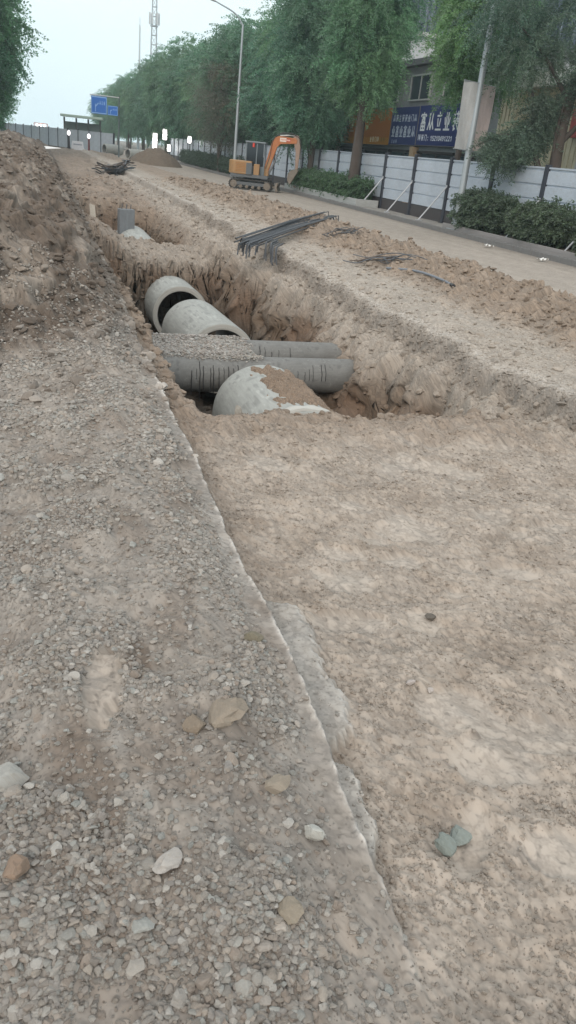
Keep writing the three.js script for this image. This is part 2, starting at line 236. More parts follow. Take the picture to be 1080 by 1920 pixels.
// ---------------------------------------------------------------- stones
function rockGeo(seed, det = 1, flat = 0.75, cuts = 5) {
  const r = mulberry(seed); let g = mergeVertices(new THREE.IcosahedronGeometry(1, det).deleteAttribute('uv').deleteAttribute('normal')); const p = g.attributes.position, off = r() * 50;
  const planes = []; for (let k = 0; k < cuts; k++) planes.push([V(R(-1, 1, r), R(-1, 1, r), R(-1, 1, r)).normalize(), R(0.5, 0.82, r)]);
  for (let i = 0; i < p.count; i++) { const v = V(p.getX(i), p.getY(i), p.getZ(i)); v.multiplyScalar(1 + 0.28 * n3(v.x * 1.2 + off, v.y * 1.2, v.z * 1.2) + 0.08 * n3(v.x * 4, v.y * 4 + off, v.z * 4)); for (const [n, c] of planes) { const e = v.dot(n) - c; if (e > 0) v.addScaledVector(n, -e * 0.92); } v.y *= flat; p.setXYZ(i, v.x, v.y, v.z); }
  g = g.toNonIndexed(); g.computeVertexNormals(); const q = g.attributes.position, uv = new Float32Array(q.count * 2); for (let i = 0; i < q.count; i++) { uv[i * 2] = q.getX(i) * 0.5 + q.getY(i) * 0.3; uv[i * 2 + 1] = q.getZ(i) * 0.5 + q.getY(i) * 0.4; } g.setAttribute('uv', new THREE.BufferAttribute(uv, 2)); return g;
}
const rocks = Array.from({ length: 8 }, (_, i) => rockGeo(300 + i, 1, R(0.55, 0.85)));
const tinyRocks = Array.from({ length: 4 }, (_, i) => rockGeo(450 + i, 0, R(0.6, 0.9), 2));
const fineRocks = Array.from({ length: 6 }, (_, i) => rockGeo(400 + i, 2, R(0.55, 0.85), 7));
const stoneM = mat(0xffffff, 0.95, 0, { map: stainTint, bumpMap: fineBump, bumpScale: 0.002 });
const stoneTones = [[0.40, 0.38, 0.35], [0.34, 0.315, 0.288], [0.47, 0.45, 0.42], [0.37, 0.33, 0.288], [0.30, 0.28, 0.262], [0.37, 0.375, 0.355], [0.33, 0.28, 0.24], [0.41, 0.37, 0.33]];
const toneM = stoneTones.map((c) => { const m = stoneM.clone(); m.color = lin(...c); return m; });
function scatter(name, geos, list, material, parent, label) {   // list of [x, y, z, r, r g b, stretch]
  const parts = geos.map(() => []); list.forEach((s, i) => parts[i % geos.length].push(s));
  const e = new THREE.Euler(), q = new THREE.Quaternion(), m4 = new THREE.Matrix4();
  return parts.map((l, k) => {
    if (!l.length) return null;
    const im = new THREE.InstancedMesh(geos[k], material, l.length), r = mulberry(900 + k); im.name = name; im.castShadow = im.receiveShadow = true;
    l.forEach((s, i) => { q.setFromEuler(e.set(R(-0.5, 0.5, r), r() * 6.28, R(-0.5, 0.5, r))); m4.compose(V(s[0], s[1], s[2]), q, V(s[3] * R(0.75, 1.35, r), s[3] * R(0.75, 1.2, r), s[3] * R(0.75, 1.3, r))); im.setMatrixAt(i, m4); im.setColorAt(i, lin(s[4], s[5], s[6])); });
    im.userData.kind = 'stuff'; if (label) im.userData.label = label; parent.add(im); return im;
  });
}
{
  const r = mulberry(77), gravel = [], tiny = [], bigOnes = [];
  const tone = (g, warm) => { const t = stoneTones[Math.floor(Math.pow(r(), 1.3) * 8)], k = R(0.8, 1.2, r); return [mix(t[0], g[1] * 1.12, warm) * k, mix(t[1], g[2] * 1.12, warm) * k, mix(t[2], g[3] * 1.12, warm) * k]; };
  const inView = (x, d) => x > -0.25 - 0.05 * d && x < 1.0 + 0.62 * d;
  let tries = 0;
  while (tries++ < 900000) {                                     // near crushed stone, density falls with distance
    const d = 0.6 + 7.4 * Math.pow(r(), 1.45), x = R(-1.9, 0.4 + 0.85 * d, r); if (x > 5.0) continue;
    const g = ground(x, -d), left = x < edgeLeft(d), dens = g[4] * (left ? 0.85 + 0.15 * S(1.8, 3.5, d) : 0.5); if (r() > dens) continue;
    if (gravel.length + tiny.length > 330000) break;
    let rad = 0.0019 + (left ? 0.0095 : 0.007) * Math.pow(r(), left ? 4.0 : 7); if (left && r() < 0.016) rad += R(0.003, 0.013, r);
    if (d > 3.5) rad *= 1.25;
    const c = tone(g, left ? R(0.0, 0.6, r) : 0.8);
    if (left && inView(x, d) && rad > 0.0105 && d < 3.6 && bigOnes.length < 275) { bigOnes.push([x, g[0] + rad * 0.25, -d, rad]); continue; }
    (rad < 0.0046 ? tiny : gravel).push([x, g[0] + rad * R(-0.1, 0.35, r), -d, rad, ...c]);
  }
  console.log('gravel', gravel.length, tiny.length, 'stones', bigOnes.length);
  scatter('gravel', rocks, gravel, stoneM, groundMesh); scatter('grit', tinyRocks, tiny, stoneM, groundMesh);
  for (const [x, y, z, rad] of bigOnes) { const m = mesh('stone', r() < 0.6 ? rocks[Math.floor(r() * 8)] : fineRocks[Math.floor(r() * 6)], toneM[Math.floor(r() * 8)], groundMesh); m.position.set(x, y, z); m.rotation.set(R(-0.4, 0.4, r), r() * 6.28, R(-0.4, 0.4, r)); m.scale.set(rad * R(0.85, 1.4, r), rad * R(0.7, 1.05, r), rad * R(0.8, 1.25, r)); }
  // clods on the heap, rims, berm and saddle
  const clods = [];
  for (let k = 0; k < 150000 && clods.length < 48000; k++) {
    const d = 4.4 + 34 * Math.pow(r(), 1.8), x = R(-3.2, 7.3, r), g = ground(x, -d); if (g[0] < -1.0) continue;
    const heap = x < 0.9 && d > 5.6, berm = x > 5.0; if (!heap && !berm && d < 4.9 && x < 3.6) continue; if (!heap && !berm && r() > 0.35) continue;
    const rad = (0.007 + (heap ? 0.045 : 0.04) * Math.pow(r(), 5)) * (0.8 + d * 0.022), k2 = R(0.8, 1.2, r), q = shifted(x, -d, g); clods.push([q[0], q[1] + rad * 0.1, q[2], rad, g[1] * k2, g[2] * k2, g[3] * k2]);
  }
  for (let k = 0; k < 260000 && clods.length < 70000; k++) {      // crumbs and clods held in the cut walls and lying on the sawn edge
    const wall = r() < 0.75, d = wall ? R(4.9, 25, r) : R(4.5, 24, r), x = wall ? R(0.7, 4.3, r) : 4.1 + 0.25 * (r() + r() - 1.2), g = ground(x, -d);
    if (wall) { const gx = ground(x + 0.05, -d)[0] - g[0], gz = ground(x, -d - 0.05)[0] - g[0], sl = Math.hypot(gx, gz) / 0.05; if (sl < 0.7 || r() > sl / 4) continue; }
    const rad = wall ? 0.008 + 0.045 * Math.pow(r(), 4) : 0.005 + 0.02 * Math.pow(r(), 5), k2 = R(0.85, 1.2, r), q = shifted(x, -d, g); clods.push([q[0], q[1], q[2], rad, g[1] * q[3] * k2, g[2] * q[3] * k2, g[3] * q[3] * k2]);
  }
  scatter('soil_clod', rocks, clods, stoneM, groundMesh);
}
// the single rocks that stand out
function rock(name, label, cat, x, z, sx, sy, sz, c, seed, turn = 0, sink = 0.3, det = 2) {
  const o = mesh(name, rockGeo(seed, det, 0.9, 8), mat(lin(...c), 0.93, 0, { map: stainTint, bumpMap: fineBump, bumpScale: 0.0015 })); o.position.set(x, groundY(x, z) + sy * (1 - sink), z); o.scale.set(sx, sy, sz); o.rotation.y = turn; return tag(o, label, cat);
}
rock('rock', 'small sharp blue-green grey rock with pale broken face on the filled trench', 'rock', 0.985, -1.335, 0.026, 0.036, 0.034, [0.227, 0.26, 0.244], 501, 0.4, 0.15);
rock('rock', 'blue-green grey rock lying flat just behind its sharp neighbour on the filled trench', 'rock', 1.055, -1.375, 0.04, 0.026, 0.03, [0.244, 0.277, 0.26], 502, 1.0, 0.15);
rock('rock', 'large pale grey rough rock at the left border of the gravel', 'rock', -0.125, -1.63, 0.055, 0.045, 0.05, [0.386, 0.378, 0.353], 503, 0.3);
rock('rock', 'rounded white stone in the gravel beside the slab edge', 'rock', 0.60, -1.34, 0.026, 0.028, 0.03, [0.521, 0.521, 0.487], 504, 0.3, 0.1);
rock('sandstone_slab', 'broken tan sandstone slab tilted in the middle of the gravel', 'stone slab', 0.45, -1.73, 0.066, 0.026, 0.05, [0.277, 0.235, 0.189], 505, 0.6, 0.35);
rock('sandstone_slab', 'small brown sandstone piece leaning against the left of the tilted tan slab', 'stone slab', 0.36, -1.70, 0.042, 0.022, 0.035, [0.244, 0.197, 0.151], 506, 1.4, 0.3);
rock('rock', 'flat-topped tan stone in the gravel above the white stone', 'rock', 0.535, -1.46, 0.042, 0.022, 0.03, [0.302, 0.26, 0.21], 507, 0.2);
rock('clod', 'round olive-brown clod of soil on fine gravel left of the slab edge', 'clod', 0.63, -2.13, 0.033, 0.026, 0.03, [0.202, 0.181, 0.134], 508, 0.2, 0.3);
rock('rock', 'long pale grey stone in the lowest part of the gravel', 'rock', 0.23, -1.27, 0.042, 0.02, 0.022, [0.42, 0.395, 0.37], 509, 0.6, 0.2);
rock('rock', 'brown rock at the bottom of the gravel near the lower edge', 'rock', 0.47, -1.12, 0.036, 0.022, 0.03, [0.286, 0.248, 0.197], 510, 1.2, 0.2);
rock('rock', 'reddish-brown rock low at the left border of the gravel', 'rock', -0.1, -1.3, 0.034, 0.026, 0.032, [0.277, 0.202, 0.151], 511, 0.2, 0.2);
rock('rock', 'pale stone chip with pink tone, larger of a pair on the filled trench', 'rock', 1.165, -1.99, 0.022, 0.014, 0.014, [0.504, 0.454, 0.428], 512, 0.2, 0.2);
rock('rock', 'smaller pale chip right of a dark pebble on the filled trench', 'rock', 1.235, -1.965, 0.013, 0.012, 0.013, [0.504, 0.462, 0.437], 513, 0.9, 0.2);
rock('rock', 'dark flat stone alone on the filled trench', 'rock', 1.47, -2.45, 0.03, 0.016, 0.02, [0.134, 0.118, 0.101], 514, 0.5, 0.2);
rock('boulder', 'grey-tan boulder resting on the near right rim of the pit', 'boulder', 2.80, -5.30, 0.085, 0.075, 0.08, [0.336, 0.277, 0.218], 515, 0.5, 0.25);
rock('concrete_chunk', 'pale tan broken chunk lying right of the boulder on the pit rim', 'concrete chunk', 3.25, -5.55, 0.12, 0.035, 0.055, [0.487, 0.386, 0.294], 516, 0.9, -0.2);
rock('rock', 'grey upright stone on the near left rim of the pit', 'rock', 1.23, -5.0, 0.03, 0.05, 0.03, [0.336, 0.319, 0.286], 517, 0.2, 0.2);

// ---------------------------------------------------------------- concrete pipes
const concTint = noiseTex(512, (u, v) => { const st = P[3](u, v * 0.12) * 0.5 + P[4](u, v * 0.25) * 0.5, t = 0.60 + 0.34 * oct(u, v, 0, 5) + 0.18 * (st - 0.5) - 0.20 * S(0.62, 0.85, P[0](u, v) * 0.5 + P[2](u, v) * 0.5) + 0.16 * S(0.66, 0.8, P[1](v, u) * 0.5 + P[3](v, u) * 0.5); return [t, t * 0.995, t * 0.98]; });
const concM = mat(lin(0.43, 0.45, 0.44), 0.9, 0, { map: tiled(concTint, 2, 1), bumpMap: fineBump, bumpScale: 0.003 });
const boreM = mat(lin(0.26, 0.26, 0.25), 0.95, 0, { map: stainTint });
const rimM = mat(lin(0.52, 0.52, 0.49), 0.88, 0, { map: stainTint, bumpMap: fineBump, bumpScale: 0.003 });
const dirtM = mat(lin(0.27, 0.205, 0.155), 0.97, 0, { map: earthTint, bumpMap: earthBump, bumpScale: 0.012 });
function pipe(label, x, y, z0, len, ro, ri, tilt = 0, yaw = 0) {   // near mouth at z0, runs away from it
  const t = thing('concrete_pipe', label, 'concrete pipe', [x, y, z0], yaw); t.rotation.x = tilt;
  const lathe = (pts, seg = 72) => new THREE.LatheGeometry(pts.map(([r, l]) => new THREE.Vector2(r, l)), seg).rotateX(-Math.PI / 2);
  mesh('barrel', lathe([[ro - 0.012, 0.0], [ro, 0.02], [ro, 0.3], [ro, 0.7 * len], [ro, len - 0.12], [ro - 0.03, len - 0.1], [ro - 0.03, len]]), concM, t);
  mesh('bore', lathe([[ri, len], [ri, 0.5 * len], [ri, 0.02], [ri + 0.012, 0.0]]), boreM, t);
  mesh('rim', lathe([[ri + 0.012, 0], [(ri + ro) / 2, 0.004 - 0.008], [ro - 0.012, 0]]), rimM, t);
  mesh('tail_rim', lathe([[ro - 0.03, len], [ri, len]]), rimM, t);
  return t;
}
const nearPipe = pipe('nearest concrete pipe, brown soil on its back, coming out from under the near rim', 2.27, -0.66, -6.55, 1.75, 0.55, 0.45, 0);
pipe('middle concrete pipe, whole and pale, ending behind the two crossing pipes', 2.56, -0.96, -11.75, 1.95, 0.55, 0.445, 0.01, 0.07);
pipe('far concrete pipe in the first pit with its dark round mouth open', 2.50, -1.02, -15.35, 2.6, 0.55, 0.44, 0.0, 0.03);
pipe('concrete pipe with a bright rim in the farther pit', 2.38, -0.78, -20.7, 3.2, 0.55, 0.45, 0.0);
{ // soil lying on the nearest pipe, part of its look: a crust that follows the barrel
  const nu = 100, nv = 150, pos = [], idx = [], uv = [];
  for (let j = 0; j <= nv; j++) for (let i = 0; i <= nu; i++) {
    const l = j / nv * 1.45 + 0.18, a = mix(-0.42, 1.1, i / nu), edge = Math.min(S(0, 0.16, i / nu + 0.2 * fbm(l * 2.4, a * 2.4 + 3, 4)), S(1, 0.82, i / nu + 0.2 * fbm(l * 2.6, a * 2.6 + 8, 4)), S(0, 0.12, j / nv + 0.06 * n2b(a * 6, 1)), S(1, 0.84, j / nv + 0.2 * fbm(a * 2.2, l * 2.2 + 6, 4))), hh = 0.55 - 0.012 + edge * (0.03 + 0.03 * fbm(a * 4, l * 4, 4) + 0.012 * n2b(a * 22, l * 16));
    pos.push(Math.sin(a) * hh, Math.cos(a) * hh, -l); uv.push(a * 0.55, l);
  }
  for (let j = 0; j < nv; j++) for (let i = 0; i < nu; i++) { const a = j * (nu + 1) + i, b = a + nu + 1; idx.push(a, a + 1, b, b, a + 1, b + 1); }
  const g = new THREE.BufferGeometry(); g.setAttribute('position', new THREE.Float32BufferAttribute(pos, 3)); g.setAttribute('uv', new THREE.Float32BufferAttribute(uv, 2)); g.setIndex(idx); g.computeVertexNormals();
  tag(mesh('soil_crust', g, dirtM, nearPipe), 'brown soil caked on the pipe');
  const cg = new THREE.LatheGeometry([[0.548, 0.015], [0.575, 0.02], [0.578, 0.09], [0.565, 0.15], [0.548, 0.17]].map((p) => new THREE.Vector2(...p)), 80).rotateX(-Math.PI / 2), cp = cg.attributes.position; for (let i = 0; i < cp.count; i++) { const k = 1 + 0.022 * n3(cp.getX(i) * 5, cp.getY(i) * 5, cp.getZ(i) * 9); cp.setXY(i, cp.getX(i) * k, cp.getY(i) * k); } cg.computeVertexNormals(); tag(mesh('collar', cg, rimM, nearPipe), 'pale rough cement collar at the near end');
}

// crossing pipes with tar drips, and crushed stone dumped over them
const steelM = mat(lin(0.225, 0.228, 0.225), 0.8, 0.1, { map: tiled(concTint, 1, 3), bumpMap: fineBump, bumpScale: 0.002 });
const tarM = mat(lin(0.028, 0.028, 0.03), 0.6);
function crossPipe(label, x0, x1, y0, y1, z0, z1, r, drips, seed) {
  const a = V(x0, y0, z0), b = V(x1, y1, z1), t = thing('steel_pipe', label, 'steel pipe', [x0, y0, z0]); const d = b.clone().sub(a), len = d.length();
  t.quaternion.setFromUnitVectors(V(1, 0, 0), d.normalize());
  mesh('barrel', new THREE.CylinderGeometry(r, r, len, 48, 6).rotateZ(-Math.PI / 2).translate(len / 2, 0, 0), steelM, t);
  for (const [u, l] of drips) { const rr = mulberry(Math.floor(u * 1e4) + seed), a0 = R(0.6, 1.15, rr), n = 8, pts = []; for (let k = 0; k <= n; k++) { const an = a0 + (1.62 - a0) * k / n; pts.push(V(u + 0.002 * Math.sin(k * 1.3 + u * 9), Math.cos(an) * (r + 0.001), Math.sin(an) * (r + 0.001))); } if (l > 1.55) { const e = pts.at(-1), hang = R(0.08, 0.3, rr); pts.push(e.clone().add(V(0.002, -hang * 0.5, 0.004)), e.clone().add(V(0.004, -hang, 0.004))); }
    mesh('tar_drip', new THREE.TubeGeometry(new THREE.CatmullRomCurve3(pts), 12, R(0.003, 0.006, rr), 5), tarM, t); }
  return t;
}
{
  const r = mulberry(31), dr = (a, b, n, l0, l1) => Array.from({ length: n }, (_, i) => [mix(a, b, (i + R(0.1, 0.9, r)) / n), R(l0, l1, r)]);
  crossPipe('nearer grey pipe crossing the pit, streaked with black tar drips', 0.78, 4.3, -0.37, -0.38, -8.72, -8.80, 0.205, [...dr(0.72, 1.3, 11, 1.5, 2.1), ...dr(1.95, 2.4, 6, 1.0, 1.8)], 1);
  crossPipe('farther and thinner grey pipe crossing the pit under crushed stone', 0.75, 4.3, -0.335, -0.35, -9.55, -9.62, 0.18, [...dr(0.5, 0.75, 3, 1.4, 1.7), ...dr(1.75, 2.2, 5, 0.9, 1.5)], 2);
  // mound of crushed stone on and between the pipes
  const nu = 90, nv = 50, g = new THREE.PlaneGeometry(1, 1, nu, nv), p = g.attributes.position, uv = g.attributes.uv, stones = [];
  const shape = (x, z) => { const fx = S(0.95, 1.15, x + 0.08 * n2a(z * 6, 2)) * (1 - S(2.2, 2.6, x + 0.14 * n2a(z * 5, 7) + 0.25 * S(-9.1, -8.6, z))), fz = Math.max(0, Math.min(S(-9.86, -9.62, z), 1 - S(-8.78, -8.6, z + 0.06 * n2a(x * 5, 4) - 0.2 * S(1.35, 1.65, x) * 0))); const under = Math.max(-0.37 + Math.sqrt(Math.max(0, 0.042 - (z + 8.75) ** 2)), -0.34 + Math.sqrt(Math.max(0, 0.0324 - (z + 9.57) ** 2)), -0.6); const top = Math.max(under + 0.035, -0.17 + 0.05 * fbm(x * 2.4, z * 2.4, 3)); return [mix(under - 0.08, Math.max(top, under), Math.min(fx, fz)), fx * fz]; };
  for (let i = 0; i < p.count; i++) { const x = 0.9 + (p.getX(i) + 0.5) * 1.8, z = -9.85 + (p.getY(i) + 0.5) * 1.28, [y] = shape(x, z); p.setXYZ(i, x, y + 0.012 * n2b(x * 20, z * 20), z); uv.setXY(i, x / 1.1, z / 1.1); }
  const m2 = g.clone(); const ix = m2.index.array; for (let i = 0; i < ix.length; i += 3) { const t = ix[i]; ix[i] = ix[i + 1]; ix[i + 1] = t; } m2.computeVertexNormals();
  const pile = thing('crushed_stone', 'pale crushed stone dumped over both crossing pipes', 'crushed stone'); pile.userData.kind = 'stuff';
  mesh('stone_bed', m2, mat(lin(0.33, 0.32, 0.30), 0.97, 0, { map: earthTint, bumpMap: earthBump, bumpScale: 0.012 }), pile).userData.kind = 'stuff';
  for (let k = 0; k < 900; k++) { const x = 1.35 + 1.05 * Math.pow(r(), 0.8), an = R(-0.7, 0.62, r) * (0.5 + 0.5 * r()), rad = 0.006 + 0.011 * r() * r(), k2 = R(0.8, 1.15, r), c = stoneTones[Math.floor(r() * 6)]; stones.push([x, -0.37 + Math.cos(an) * 0.211, -8.75 + Math.sin(an) * 0.211, rad, c[0] * k2, c[1] * k2, c[2] * k2]); }
  for (let k = 0; k < 5200; k++) { const x = R(0.95, 2.6, r), z = R(-9.8, -8.6, r), [y, w] = shape(x, z); if (w < 0.35 + 0.3 * r()) continue; const rad = 0.009 + 0.014 * r() * r(), k2 = R(0.8, 1.15, r), c = stoneTones[Math.floor(r() * 6)]; stones.push([x, y + rad * 0.35, z, rad, c[0] * k2, c[1] * k2, c[2] * k2 * 1.02]); }
  scatter('gravel', rocks.slice(0, 4), stones, stoneM, pile);
}

// ---------------------------------------------------------------- reinforcing bars, wire and other site litter
const rebarM = mat(lin(0.115, 0.125, 0.14), 0.6, 0.5), rustM = mat(lin(0.13, 0.105, 0.09), 0.75, 0.3);
{
  const r = mulberry(61), A = V(3.25, 0.52, -13.6), B = V(7.0, 0.62, -20.2), t = thing('rebar_bundle', 'long bundle of dark grey steel bars laid from the pit corner over the berm', 'rebar bundle');
  const along = B.clone().sub(A), dir = along.clone().normalize(), sideV = V(-dir.z, 0, dir.x);
  for (let k = 0; k < 20; k++) {
    const s = (k % 9 - 4) * 0.036 + R(-0.02, 0.02, r), u = Math.floor(k / 9) * 0.05 + R(0, 0.02, r), a = A.clone().addScaledVector(sideV, s).addScaledVector(dir, R(-0.25, 0.35, r)), b = B.clone().addScaledVector(sideV, s * 1.2 + R(-0.07, 0.07, r)).addScaledVector(dir, R(-0.6, 0.3, r));
    a.y += u; b.y += u + R(-0.02, 0.06, r); const m = a.clone().lerp(b, 0.5); m.y += 0.03;
    const hook = k % 3 ? [a.clone().add(V(-0.03, -R(0.12, 0.24, r), 0.02)), a.clone().addScaledVector(dir, -0.02).add(V(0, -0.03, 0)), a] : [a];
    const hook2 = k % 2 ? [b, b.clone().addScaledVector(dir, 0.06).add(V(0.02, R(-0.03, 0.02, r), 0)), b.clone().addScaledVector(dir, 0.08).add(V(0.03, -R(0.10, 0.2, r), 0))] : [b];
    mesh('bar', new THREE.TubeGeometry(new THREE.CatmullRomCurve3([...hook, m, ...hook2], false, 'catmullrom', 0.1), 40, R(0.010, 0.014, r), 6), rebarM, t);
  }
  const q = V(3.72, 0.55, -13.7);                              // the short bundle that hangs off it
  for (let k = 0; k < 9; k++) { const o = q.clone().add(V(R(-0.12, 0.12, r), R(-0.02, 0.05, r), R(-0.1, 0.1, r))); mesh('hooked_bar', new THREE.TubeGeometry(new THREE.CatmullRomCurve3([o.clone().add(V(0.2, 0.02, -0.35)), o, o.clone().add(V(-0.02, -0.06, 0.05)), o.clone().add(V(R(-0.06, 0.06, r), -R(0.2, 0.32, r), 0.08))], false, 'catmullrom', 0.2), 14, 0.013, 6), rebarM, t); }
  function tangle(label, x, z, w, l, n, turn, seed, rad = 0.009, hh = 0.1) {
    const o = thing('steel_wire_tangle', label, 'scrap wire', [x, groundY(x, z), z], turn), rr = mulberry(seed);
    for (let k = 0; k < n; k++) { const pts = [], y0 = R(0.02, hh, rr), a = R(-l / 2, 0, rr), b = R(0, l / 2, rr), s0 = R(-w / 2, w / 2, rr), s1 = R(-w / 2, w / 2, rr); for (let i = 0; i <= 4; i++) { const t2 = i / 4, px = mix(a, b, t2), pz = mix(s0, s1, t2) + R(-0.07, 0.07, rr); const wx = x + px * Math.cos(turn) + pz * Math.sin(turn), wz = z - px * Math.sin(turn) + pz * Math.cos(turn); pts.push(V(px, groundY(wx, wz) - o.position.y + y0 + R(0, 0.05, rr), pz)); } mesh('wire', new THREE.TubeGeometry(new THREE.CatmullRomCurve3(pts), 16, R(rad * 0.7, rad * 1.2, rr), 5), k % 3 ? rebarM : rustM, o); }
    return o;
  }
  tangle('pile of thin bent steel wires on the soil berm right of the bar bundle', 5.9, -15.9, 0.45, 2.0, 14, 0.9, 62);
  tangle('heap of dark bent bars on the right slab between edge and berm', 5.3, -12.3, 0.4, 1.4, 11, -0.6, 63, 0.009);
  tangle('dark tangle of steel bars on the far brown soil', 3.6, -44, 1.3, 5.5, 40, 1.25, 64, 0.03, 0.45);
  // hose lying beside
  const pts = [V(5.15, 0, -11.9), V(5.35, 0, -11.2), V(5.45, 0, -10.5), V(5.4, 0, -10.1)].map((v) => { v.y = groundY(v.x, v.z) + 0.03; return v; });
  const h = thing('hose', 'grey-blue pipe end lying on the right slab in front of the bent bars', 'pipe'); mesh('tube', new THREE.TubeGeometry(new THREE.CatmullRomCurve3(pts), 30, 0.018, 10), mat(lin(0.16, 0.18, 0.21), 0.6), h); mesh('coupling', bar(pts[3].clone().add(V(0.02, 0, -0.12)), pts[3], 0.03, 0.03, 12), tarM, h);
}
{ // trench block and shuttering in the farther pit
  const t = thing('concrete_block', 'blue-grey concrete post standing upright at the end of the farther pit', 'concrete post', [2.15, -1.05, -22.9], 0.2);
  mesh('block', box(0.42, 1.5, 0.22, 0, 0.55, 0, 0.02), mat(lin(0.20, 0.22, 0.24), 0.9, 0, { map: stainTint, bumpMap: fineBump, bumpScale: 0.006 }), t);
  for (let k = 0; k < 3; k++) mesh('bar', bar(V(-0.12 + k * 0.12, 1.3, 0), V(-0.12 + k * 0.12 + 0.01, 1.42, 0.01), 0.012), rebarM, t);
  const b = thing('plank', 'bleached plank leaning into the left side of the farther pit', 'plank', [1.12, 0.2, -20.0], 0.4); mesh('board', box(0.14, 0.9, 0.03, 0, 0, 0, 0.004), mat(lin(0.42, 0.38, 0.33), 0.9, 0, { map: woodTint }), b); b.rotation.x = -0.9;
  const w = thing('white_board', 'white sheet lying at the end of the spoil heap before the far hoarding', 'sheet', [0.3, groundY(0.3, -50) + 0.12, -50], 0.5); mesh('panel', box(0.9, 0.03, 1.6, 0, 0, 0, 0.01), mat(lin(0.72, 0.72, 0.72), 0.7), w); w.rotation.z = 0.1;
}
{ // litter
  const paper = mat(lin(0.75, 0.75, 0.73), 0.8);
  [[12.9, -22.4], [13.0, -19.6]].forEach(([x, z], i) => { const g = new THREE.PlaneGeometry(0.28, 0.2, 6, 5).rotateX(-Math.PI / 2), p = g.attributes.position; for (let k = 0; k < p.count; k++) p.setY(k, 0.05 + 0.05 * n2a(p.getX(k) * 9 + i * 5, p.getZ(k) * 9)); g.computeVertexNormals(); const o = mesh('paper_scrap', g, new THREE.MeshStandardMaterial({ color: paper.color, roughness: 0.8, side: THREE.DoubleSide })); o.position.set(x, 0.02, z); tag(o, ['crumpled white paper scrap on the road below the lamp post', 'crumpled white paper scrap on the road nearest to the right border'][i], 'litter'); });
}

// ---------------------------------------------------------------- hoarding along the pavement
const panelM = mat(lin(0.51, 0.575, 0.66), 0.5, 0.05, { map: tiled(stainTint, 0.6, 0.3) }), postM = mat(lin(0.035, 0.04, 0.055), 0.55, 0.2), baseM = mat(lin(0.05, 0.045, 0.047), 0.8), braceM = mat(lin(0.42, 0.44, 0.47), 0.5, 0.2);
function hoarding(label, a, b, n, opts = {}) {
  const d = b.clone().sub(a), len = d.length(), t = thing('hoarding_fence', label, 'hoarding', [a.x, a.y, a.z], -Math.atan2(d.z, d.x)), bay = len / n, top = opts.top ?? 2.3, low = opts.low ?? 0.5, rows = opts.rows ?? 4, hgt = (top - 0.06 - low) / rows;
  const prof = new THREE.Shape([[0, 0], [0, hgt], [0.012, hgt], [0.012, hgt - 0.05], [0.05, hgt - 0.062], [0.05, 0]].map(([x, y]) => new THREE.Vector2(x, y)));
  const strip = new THREE.ExtrudeGeometry(prof, { depth: bay - 0.13, bevelEnabled: false }).rotateY(Math.PI / 2).translate(0.065, 0, 0.025), pg = box(0.19, top + 0.08, 0.14, 0, (top + 0.08) / 2, -0.015, 0.01), bg = box(bay - 0.125, low - 0.04, 0.05, bay / 2, low / 2 - 0.01, 0);
  const cap = box(bay - 0.125, 0.05, 0.07, bay / 2, top - 0.03, 0), foot = box(0.3, 0.04, 0.3, 0, 0.02, 0);
  for (let k = 0; k <= n; k++) {
    const x = k * bay; const p = mesh('post', pg, postM, t); p.position.x = x; p.position.y = R(-0.03, 0.03); p.rotation.set(R(-0.008, 0.008), 0, R(-0.01, 0.01)); mesh('foot', foot, postM, p);
    if (k === n) break;
    for (let j = 0; j < rows; j++) { const s = mesh('panel', strip, panelM, t); s.position.set(x, low + j * hgt, R(-0.004, 0.004)); }
    mesh('base_board', bg, baseM, t).position.x = x; mesh('rail', cap, panelM, t).position.x = x;
    if (opts.brace && k < 9) { const s = opts.brace; mesh('brace', merge([bar(V(x, 1.35, 0.07 * s), V(x + 0.1, 0.08, 1.0 * s), 0.028), box(0.1, 0.1, 0.06, x, 1.35, 0.08 * s), box(0.14, 0.03, 0.2, x + 0.1, 0.06, 1.0 * s)]), braceM, t); }
  }
  return t;
}
hoarding('blue-white panel hoarding with dark posts along the pavement on the right', V(15.0, 0.1, -13.6), V(15.0, 0.1, -13.6 - 3.25 * 28), 28, { brace: -1 });
hoarding('white hoarding closing the far end of the dug-up street', V(-12.0, 0, -160), V(7.6, 0, -96), 18, { top: 2.2, low: 0.12, rows: 3 });

